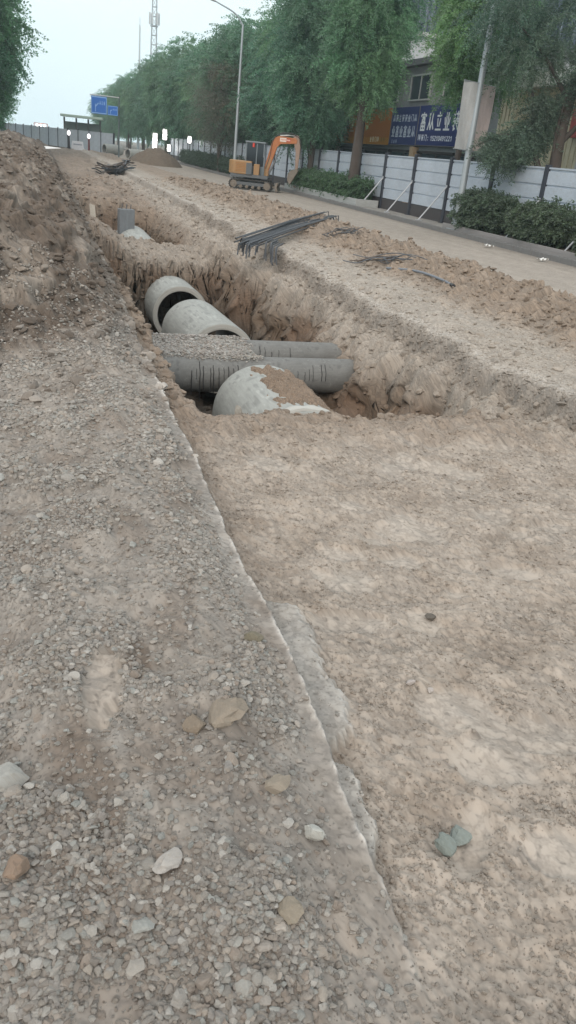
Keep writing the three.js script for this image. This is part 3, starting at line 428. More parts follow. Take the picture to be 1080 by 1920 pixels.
// ---------------------------------------------------------------- buildings behind the hoarding
function signTex(w, h, draw) { const c = document.createElement('canvas'); c.width = w; c.height = h; const x = c.getContext('2d'); draw(x, w, h); const t = new THREE.CanvasTexture(c); t.colorSpace = THREE.SRGBColorSpace; return t; }
const GL = { // strokes of the large characters, in a unit box
  fu: [[.5, 0, .5, .1], [.1, .14, .1, .26], [.1, .14, .9, .14], [.9, .14, .88, .26], [.25, .27, .75, .27], [.3, .37, .7, .37, .7, .5, .3, .5, .3, .37], [.2, .58, .8, .58, .8, .98, .2, .98, .2, .58], [.5, .58, .5, .98], [.2, .78, .8, .78]],
  cong: [[.3, .05, .28, .5, .05, .98], [.28, .45, .45, .9], [.72, .05, .68, .5, .48, .98], [.68, .45, .97, .95]],
  li: [[.5, 0, .55, .14], [.15, .22, .85, .22], [.3, .35, .4, .8], [.72, .35, .6, .8], [.05, .95, .95, .95]],
  ye: [[.38, .05, .38, .95], [.62, .05, .62, .95], [.12, .3, .25, .7], [.88, .3, .75, .7], [.03, .95, .97, .95]],
  zhuang: [[.15, .05, .22, .2], [.3, 0, .3, .42], [.12, .4, .3, .28], [.45, .15, .95, .15], [.7, 0, .7, .4], [.5, .4, .9, .4], [.1, .52, .9, .52], [.5, .44, .5, .52], [.5, .52, .15, .8], [.3, .68, .3, .95, .5, .88], [.8, .6, .6, .72], [.5, .55, .95, .98]],
  men: [[.15, .02, .22, .12], [.14, .2, .14, .98], [.34, .1, .88, .1, .88, .95, .75, .88]], shi: [[.05, .12, .4, .12], [.22, 0, .05, .5], [.12, .4, .12, .95], [.5, .12, .95, .12], [.72, 0, .72, .98], [.5, .35, .5, .8], [.5, .35, .92, .35, .92, .75]],
};
function glyph(x, strokes, ox, oy, w, h, lw, colour) { x.strokeStyle = colour; x.lineWidth = lw; x.lineCap = 'butt'; for (const s of strokes) { x.beginPath(); for (let i = 0; i < s.length; i += 2) x[i ? 'lineTo' : 'moveTo'](ox + s[i] * w, oy + s[i + 1] * h); x.stroke(); } }
const glyphs = Object.values(GL);
const blueBig = signTex(1024, 360, (x, w, h) => {
  x.fillStyle = '#26346c'; x.fillRect(0, 0, w, h); x.fillStyle = '#222f63'; x.fillRect(0, h * 0.66, w, h * 0.34);
  ['fu', 'cong', 'li', 'ye', 'zhuang', 'shi', 'men'].forEach((k, i) => glyph(x, GL[k], 30 + i * 140, 60, 112, 165, 17, '#d5dce0'));
  x.fillStyle = '#d5dce6'; x.font = 'bold 62px sans-serif'; ['shi', 'zhuang', 'men'].forEach((k, i) => glyph(x, GL[k], 28 + i * 58, 262, 46, 58, 8, '#d5dce6')); x.fillText(':', 205, 316); x.fillText('15210491221', 255, 318); x.fillText('13634956 8', 680, 318);
});
const blueSmall = signTex(512, 360, (x, w, h) => {
  x.fillStyle = '#273566'; x.fillRect(0, 0, w, h); const r = mulberry(8);
  for (const [y, hh, k] of [[70, 68, 8], [175, 110, 6]]) for (let i = 0; i < k; i++) glyph(x, glyphs[Math.floor(r() * 7)], 24 + i * (470 / k), y, 470 / k - 10, hh, hh > 80 ? 11 : 8, '#b9c3d0');
  for (let i = 0; i < 3; i++) glyph(x, glyphs[i + 2], 40 + i * 42, 312, 32, 36, 5, '#98a6bd');
});
const orange = signTex(1024, 200, (x, w, h) => {
  x.fillStyle = '#a5672a'; x.fillRect(0, 0, w, h); x.fillStyle = '#ad7a30'; x.fillRect(0, h * 0.8, w, h * 0.2); const r = mulberry(9);
  for (let i = 0; i < 7; i++) glyph(x, glyphs[(i * 3 + 1) % 7], 40 + i * 92, 30, 76, 100, 11, '#c9bfa8');
  for (let i = 0; i < 4; i++) glyph(x, glyphs[(i + 3) % 7], 800 + i * 28, 156, 22, 30, 5, '#d8cfb8'); glyph(x, glyphs[0], 930, 160, 20, 22, 3, '#7d6a2c'); glyph(x, glyphs[4], 958, 160, 20, 22, 3, '#7d6a2c');
});
const signMat = (t) => mat(0xffffff, 0.6, 0, { map: t });
const darkM = mat(lin(0.03, 0.03, 0.033), 0.6), glassM = mat(lin(0.04, 0.055, 0.07), 0.12, 0, {}), frameM = mat(lin(0.45, 0.47, 0.48), 0.5, 0.2), plasterM = mat(lin(0.44, 0.45, 0.45), 0.92, 0, { map: stainTint });
function flatSign(name, label, tex, x, y, z0, z1, h, depth = 0.14) { // faces the street, towards -x
  const len = Math.abs(z1 - z0), t = thing(name, label, 'shop sign', [x, y, (z0 + z1) / 2], -Math.PI / 2);
  mesh('sign_face', new THREE.PlaneGeometry(len - 0.06, h - 0.06).translate(0, h / 2, depth / 2 + 0.004), signMat(tex), t); mesh('sign_box', box(len, h, depth, 0, h / 2, 0, 0.01), mat(lin(0.2, 0.2, 0.22), 0.5, 0.3), t); return t;
}
function building(name, label, x, z0, z1, depth, h, m, windows, extra) { // facade at x, between z0 (near) and z1 (far)
  const len = z0 - z1, t = thing(name, label, 'building', [x, 0, (z0 + z1) / 2]);
  mesh('wall', metreUV(box(depth, h, len, depth / 2, h / 2, 0), 3), m, t);
  for (const [zc, yc, w, hh] of windows) { const f = mesh('window', merge([box(0.1, 0.07, w, -0.03, yc + hh / 2, zc), box(0.14, 0.07, w + 0.12, -0.05, yc - hh / 2, zc), box(0.1, hh, 0.07, -0.03, yc, zc - w / 2), box(0.1, hh, 0.07, -0.03, yc, zc + w / 2), box(0.08, hh, 0.05, -0.025, yc, zc)]), frameM, t); mesh('pane', box(0.03, hh - 0.04, w - 0.04, -0.008, yc, zc), glassM, f); }
  extra?.(t, len); return t;
}
building('shop_building', 'grey two-storey shop building behind the hoarding with blue and orange signs', 18.7, -33.2, -61, 12, 6.7, mat(lin(0.26, 0.28, 0.29), 0.9, 0, { map: stainTint }), [-11, -7, -3, 1, 5, 9, 12].map((z) => [z, 5.72, 2.4, 1.15]), (t, len) => {
  for (let k = 0; k < 7; k++) { const z = -len / 2 + 2 + k * 4; const f = mesh('shop_front', merge([box(0.12, 2.75, 0.14, -0.06, 1.42, z - 1.85), box(0.12, 0.12, 3.7, -0.06, 2.74, z), box(0.1, 2.6, 0.07, -0.05, 1.35, z)]), darkM, t); mesh('pane', box(0.04, 2.55, 3.5, -0.022, 1.38, z), glassM, f); }
  mesh('column', box(0.3, 2.95, 0.5, -0.16, 1.48, 5.6, 0.01), mat(lin(0.34, 0.25, 0.16), 0.8), t); mesh('column', box(0.3, 2.95, 0.4, -0.16, 1.48, -6.5, 0.01), mat(lin(0.34, 0.3, 0.24), 0.8), t);
  mesh('roof', box(12.6, 0.3, len + 0.4, 6, 6.86, 0, 0.02), mat(lin(0.11, 0.12, 0.13), 0.8), t);
});
flatSign('shop_sign', 'large blue shop sign with big white characters and phone numbers', blueBig, 18.5, 3.02, -34.6, -41.2, 1.85);
flatSign('shop_sign', 'blue sign with two rows of pale characters beside the orange sign', blueSmall, 18.5, 3.0, -41.25, -44.75, 1.85);
flatSign('shop_sign', 'long orange shop sign partly behind tree trunks', orange, 18.5, 2.95, -44.8, -58, 1.9);
{
  const creamM = mat(lin(0.62, 0.57, 0.42), 0.7, 0, { map: tiled(stainTint, 1, 1) });
  const t = building('cream_building', 'cream-yellow building with ribbed metal walls behind the near right tree', 18.4, -12.0, -33.1, 10, 5.2, creamM, [[-3.5, 2.9, 1.6, 1.3]], (o, len) => {
    for (let k = 0; k < 70; k++) mesh('rib', box(0.035, 5.1, 0.05, -0.018, 2.6, -len / 2 + 0.2 + k * 0.3, 0.006), creamM, o);
    mesh('roof_fascia', box(10.6, 0.55, len + 0.3, 5, 5.48, 0, 0.03), mat(lin(0.7, 0.72, 0.72), 0.6), o); mesh('canopy', box(0.9, 0.08, 8, -0.46, 2.55, 1.5, 0.01), mat(lin(0.5, 0.46, 0.36), 0.7), o);
  });
  const ac = thing('air_conditioner', 'beige air conditioner unit on the cream wall above the hoarding', 'air conditioner', [18.1, 2.75, -30.4]); mesh('casing', box(0.4, 0.75, 1.0, 0, 0.38, 0, 0.03), mat(lin(0.4, 0.37, 0.3), 0.6), ac); mesh('fan_grille', new THREE.TorusGeometry(0.26, 0.02, 6, 24).rotateY(Math.PI / 2).translate(-0.205, 0.38, -0.1), darkM, ac); mesh('bracket', box(0.4, 0.04, 1.0, 0, -0.025, 0), darkM, ac);
  const red = thing('shop_sign', 'red sign on the cream building at the right border behind the tree', 'shop sign', [18.25, 3.5, -25.9], -Math.PI / 2); mesh('sign_box', box(3.2, 1.25, 0.16, 0, 0.62, 0, 0.02), mat(lin(0.32, 0.06, 0.06), 0.5), red);
}
building('office_tower', 'dark blue glass tower rising behind the shops and trees', 40, -83, -99, 16, 46, mat(lin(0.028, 0.042, 0.075), 0.55, 0), [], (t, len) => {
  const finM = mat(lin(0.16, 0.19, 0.23), 0.5, 0.2);
  for (let k = 0; k <= 10; k++) mesh('fin', box(0.25, 45.6, 0.14, -0.13, 22.9, -len / 2 + k * len / 10), finM, t); for (let k = 1; k < 14; k++) mesh('spandrel', box(0.1, 0.6, len - 0.05, -0.052, k * 3.3, 0), mat(lin(0.03, 0.04, 0.07), 0.3), t);
  for (let k = 0; k <= 10; k++) mesh('fin', box(0.14, 45.6, 0.25, k * 1.6, 22.9, len / 2 + 0.13), finM, t);
});
building('apartment_building', 'pale grey apartment block behind the row of trees', 20, -64, -90, 12, 11, mat(lin(0.46, 0.48, 0.5), 0.9, 0, { map: stainTint }), [-10, -6, -2, 2, 6, 10].flatMap((z) => [4.4, 7.4].map((y) => [z, y, 1.8, 1.5])), (t, len) => { mesh('roof', box(12.5, 0.3, len + 0.5, 6, 11.15, 0, 0.02), plasterM, t); });
building('apartment_building', 'low white building far along the street behind the trees', 20.5, -96, -150, 12, 8, mat(lin(0.52, 0.54, 0.55), 0.9, 0, { map: stainTint }), [-20, -14, -8, -2, 4, 10, 16, 22].map((z) => [z, 5.2, 2, 1.6]), (t, len) => { mesh('roof', box(12.5, 0.3, len + 0.5, 6, 8.15, 0, 0.02), plasterM, t); });

// lit lamps and windows seen between the trunks
function litPanel(name, label, cat, x, y, z, w, h, tint, power) {
  const t = thing(name, label, cat, [x, y, z], -Math.PI / 2 + 0.9), m = mat(lin(0.7, 0.7, 0.7), 0.5, 0, { emissive: lin(...tint), emissiveIntensity: 1.5 });
  mesh('housing', box(w + 0.08, h + 0.08, 0.14, 0, 0, -0.08, 0.02), darkM, t); mesh('lamp_face', box(w, h, 0.02, 0, 0, 0.005), m, t);
  const l = new THREE.PointLight(lin(...tint), power, 30, 2); l.position.set(0, 0, 0.15); l.castShadow = true; t.add(l); mesh('bracket', bar(V(0, -y, -0.1), V(0, -h / 2, -0.1), 0.05), darkM, t); return t;
}
const W1 = [1, 0.97, 0.93];
litPanel('lit_sign', 'tallest bright white lit sign among the far trunks', 'lit sign', 13.3, 1.9, -106, 0.6, 1.7, W1, 3);
litPanel('lit_sign', 'bright white lit sign upper right of the tallest one among far trunks', 'lit sign', 14.2, 2.7, -104, 0.55, 1.15, W1, 3);
litPanel('lit_sign', 'small square white lit sign lowest of the group among far trunks', 'lit sign', 14.3, 1.3, -101, 0.45, 0.7, W1, 2);
litPanel('lit_sign', 'single white lit sign with red top nearest along the trunks', 'lit sign', 14.2, 2.35, -86, 0.36, 0.6, W1, 2);
{
  const t = thing('road_closure_light', 'three bright white light strips in a frame at the far end of the street', 'warning light', [0.15, 0, -166]); const em = mat(lin(0.8, 0.8, 0.8), 0.5, 0, { emissive: lin(1, 0.93, 0.85), emissiveIntensity: 1.6 });
  mesh('frame', merge([box(2.3, 0.12, 0.15, 0, 2.75, 0), box(2.3, 0.12, 0.15, 0, 1.3, 0), box(0.12, 2.8, 0.15, -1.15, 1.4, 0), box(0.12, 2.8, 0.15, 1.15, 1.4, 0)]), mat(lin(0.4, 0.12, 0.08), 0.6), t);
  for (let k = 0; k < 3; k++) mesh('lamp_strip', box(0.36, 1.25, 0.1, -0.62 + k * 0.62, 2.02, 0.03, 0.02), em, t); const l = new THREE.PointLight(lin(1, 0.93, 0.85), 4, 30, 2); l.position.set(0, 2, 0.3); l.castShadow = true; t.add(l);
}
[[2.98, 'dark post with a glowing white lamp left of the small white barrier', 0.01], [5.1, 'dark post with a glowing white lamp right of the small white barrier', 0.2]].forEach(([x, label, red]) => {
  const t = thing('warning_lamp', label, 'warning lamp', [x, groundY(x, -98), -98]); mesh('post', merge([bar(V(0, 0, 0), V(0, 1.25, 0), 0.12, 0.09), box(0.5, 0.06, 0.5, 0, 0.03, 0)]), mat(lin(0.03 + red * 0.6, 0.03, 0.035), 0.6), t); mesh('lamp', new THREE.SphereGeometry(0.2, 16, 12).scale(0.9, 1.25, 0.9).translate(0, 1.5, 0), mat(lin(0.8, 0.8, 0.8), 0.4, 0, { emissive: lin(1, 0.95, 0.97), emissiveIntensity: 1.5 }), t);
  const l = new THREE.PointLight(lin(1, 0.95, 0.97), 2, 25, 2); l.position.set(0, 1.5, 0); l.castShadow = true; t.add(l);
});
{ const t = thing('water_barrier', 'small white plastic barrier between two lamp posts far down the street', 'barrier', [3.9, groundY(3.9, -98.5), -98.5]); mesh('body', new THREE.ExtrudeGeometry(new THREE.Shape([[-0.75, 0], [0.75, 0], [0.62, 0.35], [0.55, 0.85], [-0.55, 0.85], [-0.62, 0.35]].map((p) => new THREE.Vector2(...p))), { depth: 0.35, bevelSize: 0.02, bevelThickness: 0.02 }), mat(lin(0.66, 0.67, 0.72), 0.5), t); mesh('band', box(0.9, 0.12, 0.02, 0, 0.55, 0.385), mat(lin(0.3, 0.33, 0.4), 0.5), t); }

// far canopy, road sign, masts, pipe stack, soil mound
{
  const t = thing('canopy', 'long pale green canopy roof on posts far down the street', 'canopy', [5.6, 0, -124], -0.12); mesh('roof', box(5.6, 0.3, 3.0, 0, 3.9, 0, 0.05), mat(lin(0.30, 0.40, 0.36), 0.6), t); for (const x of [-2.4, -0.8, 0.8, 2.4]) mesh('post', bar(V(x, 0, 0), V(x, 3.7, 0), 0.12), mat(lin(0.1, 0.11, 0.11), 0.6), t); mesh('back_panel', box(4.9, 1.8, 0.08, 0, 2.3, -1.1), mat(lin(0.17, 0.22, 0.21), 0.6), t);  // roof and back panel colours lightened to stand in for haze
  const galvDark = mat(lin(0.12, 0.15, 0.16), 0.6, 0.3), s = thing('road_sign', 'blue road sign of two panels on a tall post in front of the far trees', 'road sign', [7.6, 0, -88], 0.05);
  const face = signTex(256, 160, (x, w, h) => { x.fillStyle = '#2a6ac0'; x.fillRect(0, 0, w, h); x.strokeStyle = '#9cc0ea'; x.lineWidth = 7; x.strokeRect(7, 7, w - 14, h - 14); x.lineWidth = 9; x.beginPath(); x.moveTo(70, 140); x.lineTo(70, 70); x.moveTo(70, 95); x.lineTo(120, 60); x.stroke(); for (let i = 0; i < 3; i++) glyph(x, glyphs[i + 1], 135 + i * 34, 40, 26, 34, 4, '#9cc0ea'); });
  mesh('post', bar(V(-0.1, 0, -0.2), V(-0.1, 5.6, -0.2), 0.08, 0.06, 12), galvDark, s); mesh('arm', bar(V(-0.1, 5.4, -0.12), V(-2.9, 5.4, -0.12), 0.05), frameM, s);
  for (const [x, w, h, y] of [[-2.05, 1.5, 1.55, 4.55], [-0.74, 1.0, 0.85, 4.2]]) { const p = mesh('sign_panel', box(w, h, 0.05, x, y, 0, 0.01), mat(lin(0.03, 0.13, 0.36), 0.5), s); mesh('sign_face', new THREE.PlaneGeometry(w - 0.03, h - 0.03).translate(x, y, 0.029), signMat(face), p); }
  const mast = thing('telecom_mast', 'lattice telecom mast with antennas rising above the trees', 'mast', [20.7, 0, -170]), mm = mat(lin(0.34, 0.38, 0.41), 0.5, 0.2), H = 33, w0 = 0.75, w1 = 0.26;
  for (const [sx, sz] of [[1, 1], [1, -1], [-1, 1], [-1, -1]]) mesh('leg', bar(V(sx * w0, 0, sz * w0), V(sx * w1, H, sz * w1), 0.08, 0.06, 6), mm, mast);
  const br = []; for (let k = 0; k < 22; k++) { const y0 = k * 1.5, y1 = y0 + 1.5, a = mix(w0, w1, y0 / H), b = mix(w0, w1, y1 / H); for (const [p, q] of [[[1, 1], [1, -1]], [[1, -1], [-1, -1]], [[-1, -1], [-1, 1]], [[-1, 1], [1, 1]]]) { br.push(bar(V(p[0] * a, y0, p[1] * a), V(q[0] * b, y1, q[1] * b), 0.03, 0.03, 5)); br.push(bar(V(p[0] * b, y1, p[1] * b), V(q[0] * b, y1, q[1] * b), 0.05, 0.05, 5)); } } mesh('bracing', merge(br), mm, mast);
  for (const y of [21, 26.3, 30]) { mesh('platform', new THREE.CylinderGeometry(0.7, 0.7, 0.2, 16).translate(0, y, 0), mm, mast); for (let k = 0; k < 6; k++) { const a = k / 6 * 6.28; mesh('antenna', box(0.3, 1.9, 0.18, 0, 0, 0, 0.04).translate(0.85, 0, 0).rotateY(a).translate(0, y + 1.15, 0), mat(lin(0.5, 0.53, 0.55), 0.5), mast); } }
  const thin = thing('thin_mast', 'thin pale mast left of the lattice telecom mast', 'mast', [18.1, 0, -170]); mesh('pole', bar(V(0, 0, 0), V(0, 20.8, 0), 0.28, 0.12, 10), mat(lin(0.45, 0.5, 0.53), 0.5), thin); mesh('tip', bar(V(0, 20.8, 0), V(0, 22, 0), 0.04), mm, thin);
  pipe('concrete pipe lying by the road far beyond the pits, left of two', 6.3, 0.55, -91.5, 2.0, 0.5, 0.4, 0, -1.15).position.y = groundY(6.3, -91) + 0.5;
  pipe('concrete pipe lying by the road far beyond the pits, right of two', 8.4, 0.55, -88.5, 2.2, 0.48, 0.39, 0, -1.05).position.y = 0.48;
  const g = new THREE.CircleGeometry(1, 48, 0, Math.PI * 2), mg = new THREE.PlaneGeometry(2, 2, 60, 60).rotateX(-Math.PI / 2), p = mg.attributes.position; for (let i = 0; i < p.count; i++) { const x = p.getX(i), z = p.getZ(i), r = Math.hypot(x, z), k = Math.max(0, 1 - r) ; p.setXYZ(i, x * 2.45, 1.45 * (1 - Math.exp(-1.9 * k)) * 1.15 * (1 + 0.2 * fbm(x * 2, z * 2, 4)) - 0.05, z * 3.6); } mg.computeVertexNormals();
  const mo = mesh('soil_mound', metreUV(mg, 1.2), mat(lin(0.19, 0.15, 0.115), 0.97, 0, { map: earthTint, bumpMap: earthBump, bumpScale: 0.02 })); mo.position.set(9.7, 0, -77); tag(mo, 'cone of brown soil heaped on the road beyond the excavator', 'soil mound');
}

// ---------------------------------------------------------------- street lamps and banners
const galvM = mat(lin(0.36, 0.40, 0.43), 0.45, 0.4);
function lamp(label, x, z) {
  const t = thing('street_lamp', label, 'street lamp', [x, 0.14, z]); mesh('pole', bar(V(0, 0, 0), V(0, 9.6, 0), 0.13, 0.07, 16), galvM, t); mesh('base', merge([new THREE.CylinderGeometry(0.16, 0.18, 0.5, 16).translate(0, 0.25, 0), box(0.5, 0.03, 0.5, 0, 0.015, 0)]), galvM, t);
  mesh('arm', limb([V(0, 9.5, 0), V(-0.5, 10.1, 0), V(-2.0, 10.7, 0)], 0.06, 0.04), galvM, t); mesh('lamp_head', new THREE.SphereGeometry(1, 20, 12).scale(0.55, 0.09, 0.18).rotateZ(-0.3).translate(-2.4, 10.82, 0), mat(lin(0.6, 0.63, 0.66), 0.4), t); return t;
}
lamp('near street lamp standing at the kerb in front of the banners', 13.95, -26.7);
lamp('farther street lamp rising behind the excavator with its arm over the road', 13.5, -61.5);
{
  const clothM = new THREE.MeshStandardMaterial({ color: lin(0.64, 0.66, 0.68), roughness: 0.8, side: THREE.DoubleSide, map: stainTint }), clothP = clothM.clone(); clothP.color = lin(0.62, 0.54, 0.54);
  [[-1, clothM, 'pale grey banner hanging on the left of the near street lamp'], [1, clothP, 'pinkish grey banner hanging on the right of the near street lamp']].forEach(([s, m, label]) => {
    const t = thing('banner', label, 'banner', [13.95, 2.75, -26.7]); t.rotation.y = 0.45; const g = new THREE.PlaneGeometry(0.72, 2.0, 8, 16).translate(s * 0.50, 0.95, 0), p = g.attributes.position; for (let i = 0; i < p.count; i++) p.setZ(i, 0.03 * Math.sin(p.getX(i) * 6 + p.getY(i) * 1.7)); g.computeVertexNormals(); mesh('cloth', g, m, t);
    mesh('rod', merge([bar(V(0, 1.96, 0), V(s * 0.88, 1.96, 0), 0.015), bar(V(0, -0.06, 0), V(s * 0.88, -0.06, 0), 0.015)]), galvM, t);
  });
}

// ---------------------------------------------------------------- excavator
{
  const ex = thing('excavator', 'orange mini excavator standing on the road at the kerb, arm folded', 'excavator', [11.2, 0, -46.2], -0.36); ex.scale.setScalar(0.94);
  const orangeM = mat(lin(0.48, 0.165, 0.05), 0.5, 0, { map: stainTint }), yellowM = mat(lin(0.37, 0.215, 0.095), 0.55, 0, { map: stainTint }), grey = mat(lin(0.10, 0.11, 0.12), 0.6, 0.2), steel = mat(lin(0.22, 0.19, 0.16), 0.6, 0.4, { map: stainTint }), rubber = mat(lin(0.05, 0.047, 0.044), 0.85), glass = mat(lin(0.02, 0.026, 0.032), 0.08);
  const ext = (pts, depth, z, bevel = 0.02, hole) => { const s = new THREE.Shape(pts.map((p) => new THREE.Vector2(...p))); return new THREE.ExtrudeGeometry(s, { depth: depth - 2 * bevel, bevelSize: bevel, bevelThickness: bevel, bevelSegments: 2, curveSegments: 10 }).translate(0, 0, z - depth / 2 + bevel); };
  const stadium = (l, r, in_ = 0) => { const a = []; for (let k = 0; k <= 12; k++) { const an = Math.PI / 2 + k / 12 * Math.PI; a.push([-l + Math.cos(an) * (r - in_), r + Math.sin(an) * (r - in_)]); } for (let k = 0; k <= 12; k++) { const an = -Math.PI / 2 + k / 12 * Math.PI; a.push([l + Math.cos(an) * (r - in_), r + Math.sin(an) * (r - in_)]); } return a; };
  for (const z of [-0.72, 0.72]) {
    const outer = new THREE.Shape(stadium(0.98, 0.27).map((p) => new THREE.Vector2(...p))); outer.holes.push(new THREE.Path(stadium(0.98, 0.27, 0.05).map((p) => new THREE.Vector2(...p))));
    const tr = mesh('track', new THREE.ExtrudeGeometry(outer, { depth: 0.38, bevelEnabled: false }).translate(0, 0.02, z - 0.19), rubber, ex), lugs = [];
    for (let k = 0; k < 22; k++) { const x = -0.98 + k * 1.96 / 21; lugs.push(box(0.035, 0.03, 0.38, x, 0.014, z), box(0.035, 0.03, 0.38, x, 0.566, z)); } for (const s of [-1, 1]) for (let k = 0; k < 8; k++) { const a = -Math.PI / 2 + (k + 0.5) / 8 * Math.PI; lugs.push(box(0.03, 0.035, 0.38).rotateZ(a).translate(s * (0.98 + Math.cos(a) * 0.28), 0.29 + Math.sin(a) * 0.28, z)); } mesh('grousers', merge(lugs), rubber, tr);
    const wheel = (r, x, y) => mesh('wheel', merge([new THREE.CylinderGeometry(r, r, 0.3, 20).rotateX(Math.PI / 2), new THREE.CylinderGeometry(r * 0.45, r * 0.45, 0.36, 12).rotateX(Math.PI / 2)]).translate(x, y, z), steel, ex); wheel(0.2, -0.98, 0.29); wheel(0.2, 0.98, 0.29); for (let k = 0; k < 4; k++) wheel(0.09, -0.55 + k * 0.36, 0.17); mesh('track_frame', box(1.7, 0.2, 0.22, 0, 0.32, z, 0.03), grey, ex);
  }
  mesh('undercarriage', merge([box(1.3, 0.22, 1.3, 0, 0.42, 0, 0.03), new THREE.CylinderGeometry(0.5, 0.5, 0.16, 28).translate(0, 0.6, 0)]), grey, ex);
  mesh('blade', merge([ext([[1.5, 0.08], [1.62, 0.08], [1.56, 0.3], [1.62, 0.52], [1.5, 0.52], [1.44, 0.3]], 1.75, 0, 0.01), box(0.9, 0.1, 0.1, 1.05, 0.26, 0.45), box(0.9, 0.1, 0.1, 1.05, 0.26, -0.45)]), steel, ex);
  mesh('deck', ext([[-1.15, 0.68], [0.95, 0.68], [1.0, 0.74], [0.95, 0.82], [-1.2, 0.82]], 1.7, 0, 0.02), grey, ex);
  const round = []; for (let k = 0; k <= 10; k++) { const a = Math.PI * 0.5 + k / 10 * Math.PI; round.push([-0.85 + Math.cos(a) * 0.5, Math.sin(a) * 0.86]); } round.push([-0.05, -0.86], [-0.05, 0.86]);
  mesh('engine_cover', new THREE.ExtrudeGeometry(new THREE.Shape(round.map((p) => new THREE.Vector2(...p))), { depth: 0.62, bevelSize: 0.05, bevelThickness: 0.05, bevelSegments: 3 }).rotateX(-Math.PI / 2).translate(0, 0.87, 0), yellowM, ex);
  for (let k = 0; k < 6; k++) mesh('louvre', box(0.55, 0.035, 0.03, -0.62, 0.98 + k * 0.085, 0.915, 0.008), mat(lin(0.33, 0.15, 0.04), 0.6), ex);
  mesh('side_panel', box(0.34, 0.62, 0.05, -0.12, 1.14, 0.9, 0.015), grey, ex); mesh('side_panel', box(0.34, 0.6, 0.34, 0.3, 1.12, 0.66, 0.04), yellowM, ex); mesh('exhaust', bar(V(-0.9, 1.5, -0.3), V(-0.9, 1.8, -0.3), 0.04), grey, ex);
  // cab
  const cab = mesh('cab', merge([box(0.07, 1.72, 0.07, -0.42, 1.68, 0.32, 0.01), box(0.07, 1.72, 0.07, -0.42, 1.68, -0.78, 0.01), box(0.06, 1.72, 0.06, 0.2, 1.68, 0.32, 0.01), box(0.07, 1.1, 0.07, 0.66, 1.36, 0.32, 0.01).translate(0, 0, 0), box(0.07, 1.72, 0.07, 0.62, 1.68, -0.78, 0.01), box(0.07, 0.75, 0.07, 0.62, 2.18, 0.32, 0.01), box(1.2, 0.1, 1.24, 0.1, 2.56, -0.23, 0.04), box(1.1, 0.5, 0.05, 0.1, 1.05, 0.32, 0.01), box(1.05, 0.5, 0.05, 0.1, 1.05, -0.78, 0.01)]), mat(lin(0.15, 0.18, 0.2), 0.5), ex);
  mesh('glass', merge([box(0.56, 1.2, 0.015, -0.1, 1.9, 0.32), box(0.4, 1.2, 0.015, 0.42, 1.9, 0.32), box(0.015, 1.6, 1.02, 0.66, 1.72, -0.23), box(0.015, 1.2, 1.02, -0.42, 1.9, -0.23), box(1.0, 1.2, 0.015, 0.1, 1.9, -0.78)]), glass, cab); mesh('seat', merge([box(0.45, 0.14, 0.5, -0.05, 1.25, -0.25, 0.04), box(0.13, 0.6, 0.5, -0.28, 1.6, -0.25, 0.04)]), rubber, cab); mesh('beacon', bar(V(-0.0, 2.3, 0.36), V(0, 2.52, 0.36), 0.07, 0.06, 12), mat(lin(0.6, 0.05, 0.03), 0.4), ex);
  // boom, stick, bucket
  mesh('swing_post', merge([box(0.34, 0.45, 0.3, 0.78, 0.9, 0.05, 0.04), box(0.16, 0.5, 0.34, 0.7, 1.0, 0.05, 0.03)]), yellowM, ex);
  const boom = mesh('boom', ext([[0.62, 0.98], [0.86, 0.95], [1.32, 2.42], [1.5, 2.62], [2.42, 2.72], [2.46, 2.86], [2.38, 2.96], [1.4, 3.0], [1.2, 2.92], [1.05, 2.72]], 0.24, 0.05, 0.02), orangeM, ex);
  mesh('lower_boom_panel', ext([[0.64, 1.0], [0.84, 0.98], [1.08, 1.75], [0.93, 1.85]], 0.256, 0.05, 0.003), yellowM, boom);
  mesh('label', new THREE.PlaneGeometry(0.62, 0.2).translate(1.78, 2.84, 0.176), signMat(signTex(256, 80, (x, w, h) => { x.fillStyle = '#d9cfc6'; x.fillRect(0, 0, 150, h); x.fillStyle = '#a94a33'; x.fillRect(150, 0, w - 150, h); x.fillStyle = '#c98a78'; for (let i = 0; i < 4; i++) x.fillRect(16 + i * 33, 22, 22, 36); x.fillStyle = '#e0c4b8'; for (let i = 0; i < 3; i++) x.fillRect(164 + i * 28, 26, 18, 30); })), boom);
  for (let k = 0; k < 3; k++) mesh('hydraulic_hose', new THREE.TubeGeometry(new THREE.CatmullRomCurve3([V(0.72, 1.05, 0.19 - k * 0.14), V(0.95, 1.9 + 0.05 * k, 0.2 - k * 0.14), V(1.12, 2.85, 0.21 - k * 0.14), V(1.45, 3.12 + 0.03 * k, 0.19 - k * 0.12), V(2.2, 3.16 + 0.02 * k, 0.16 - k * 0.1), V(2.62, 2.95, 0.15 - k * 0.09), V(2.7, 2.4, 0.13 - k * 0.08)]), 40, 0.018, 6), rubber, boom);
  const st = mesh('stick', ext([[2.24, 3.0], [2.36, 3.12], [2.52, 3.1], [2.66, 2.5], [2.62, 1.3], [2.5, 1.26], [2.44, 2.3], [2.3, 2.72]], 0.18, 0.05, 0.02), mat(lin(0.34, 0.24, 0.19), 0.6, 0.1, { map: stainTint }), ex);
  mesh('arm_cylinder', merge([bar(V(1.45, 3.04, 0.05), V(1.95, 3.1, 0.05), 0.06), bar(V(1.95, 3.1, 0.05), V(2.36, 3.1, 0.05), 0.032)]), mat(lin(0.4, 0.41, 0.42), 0.35, 0.6), ex);
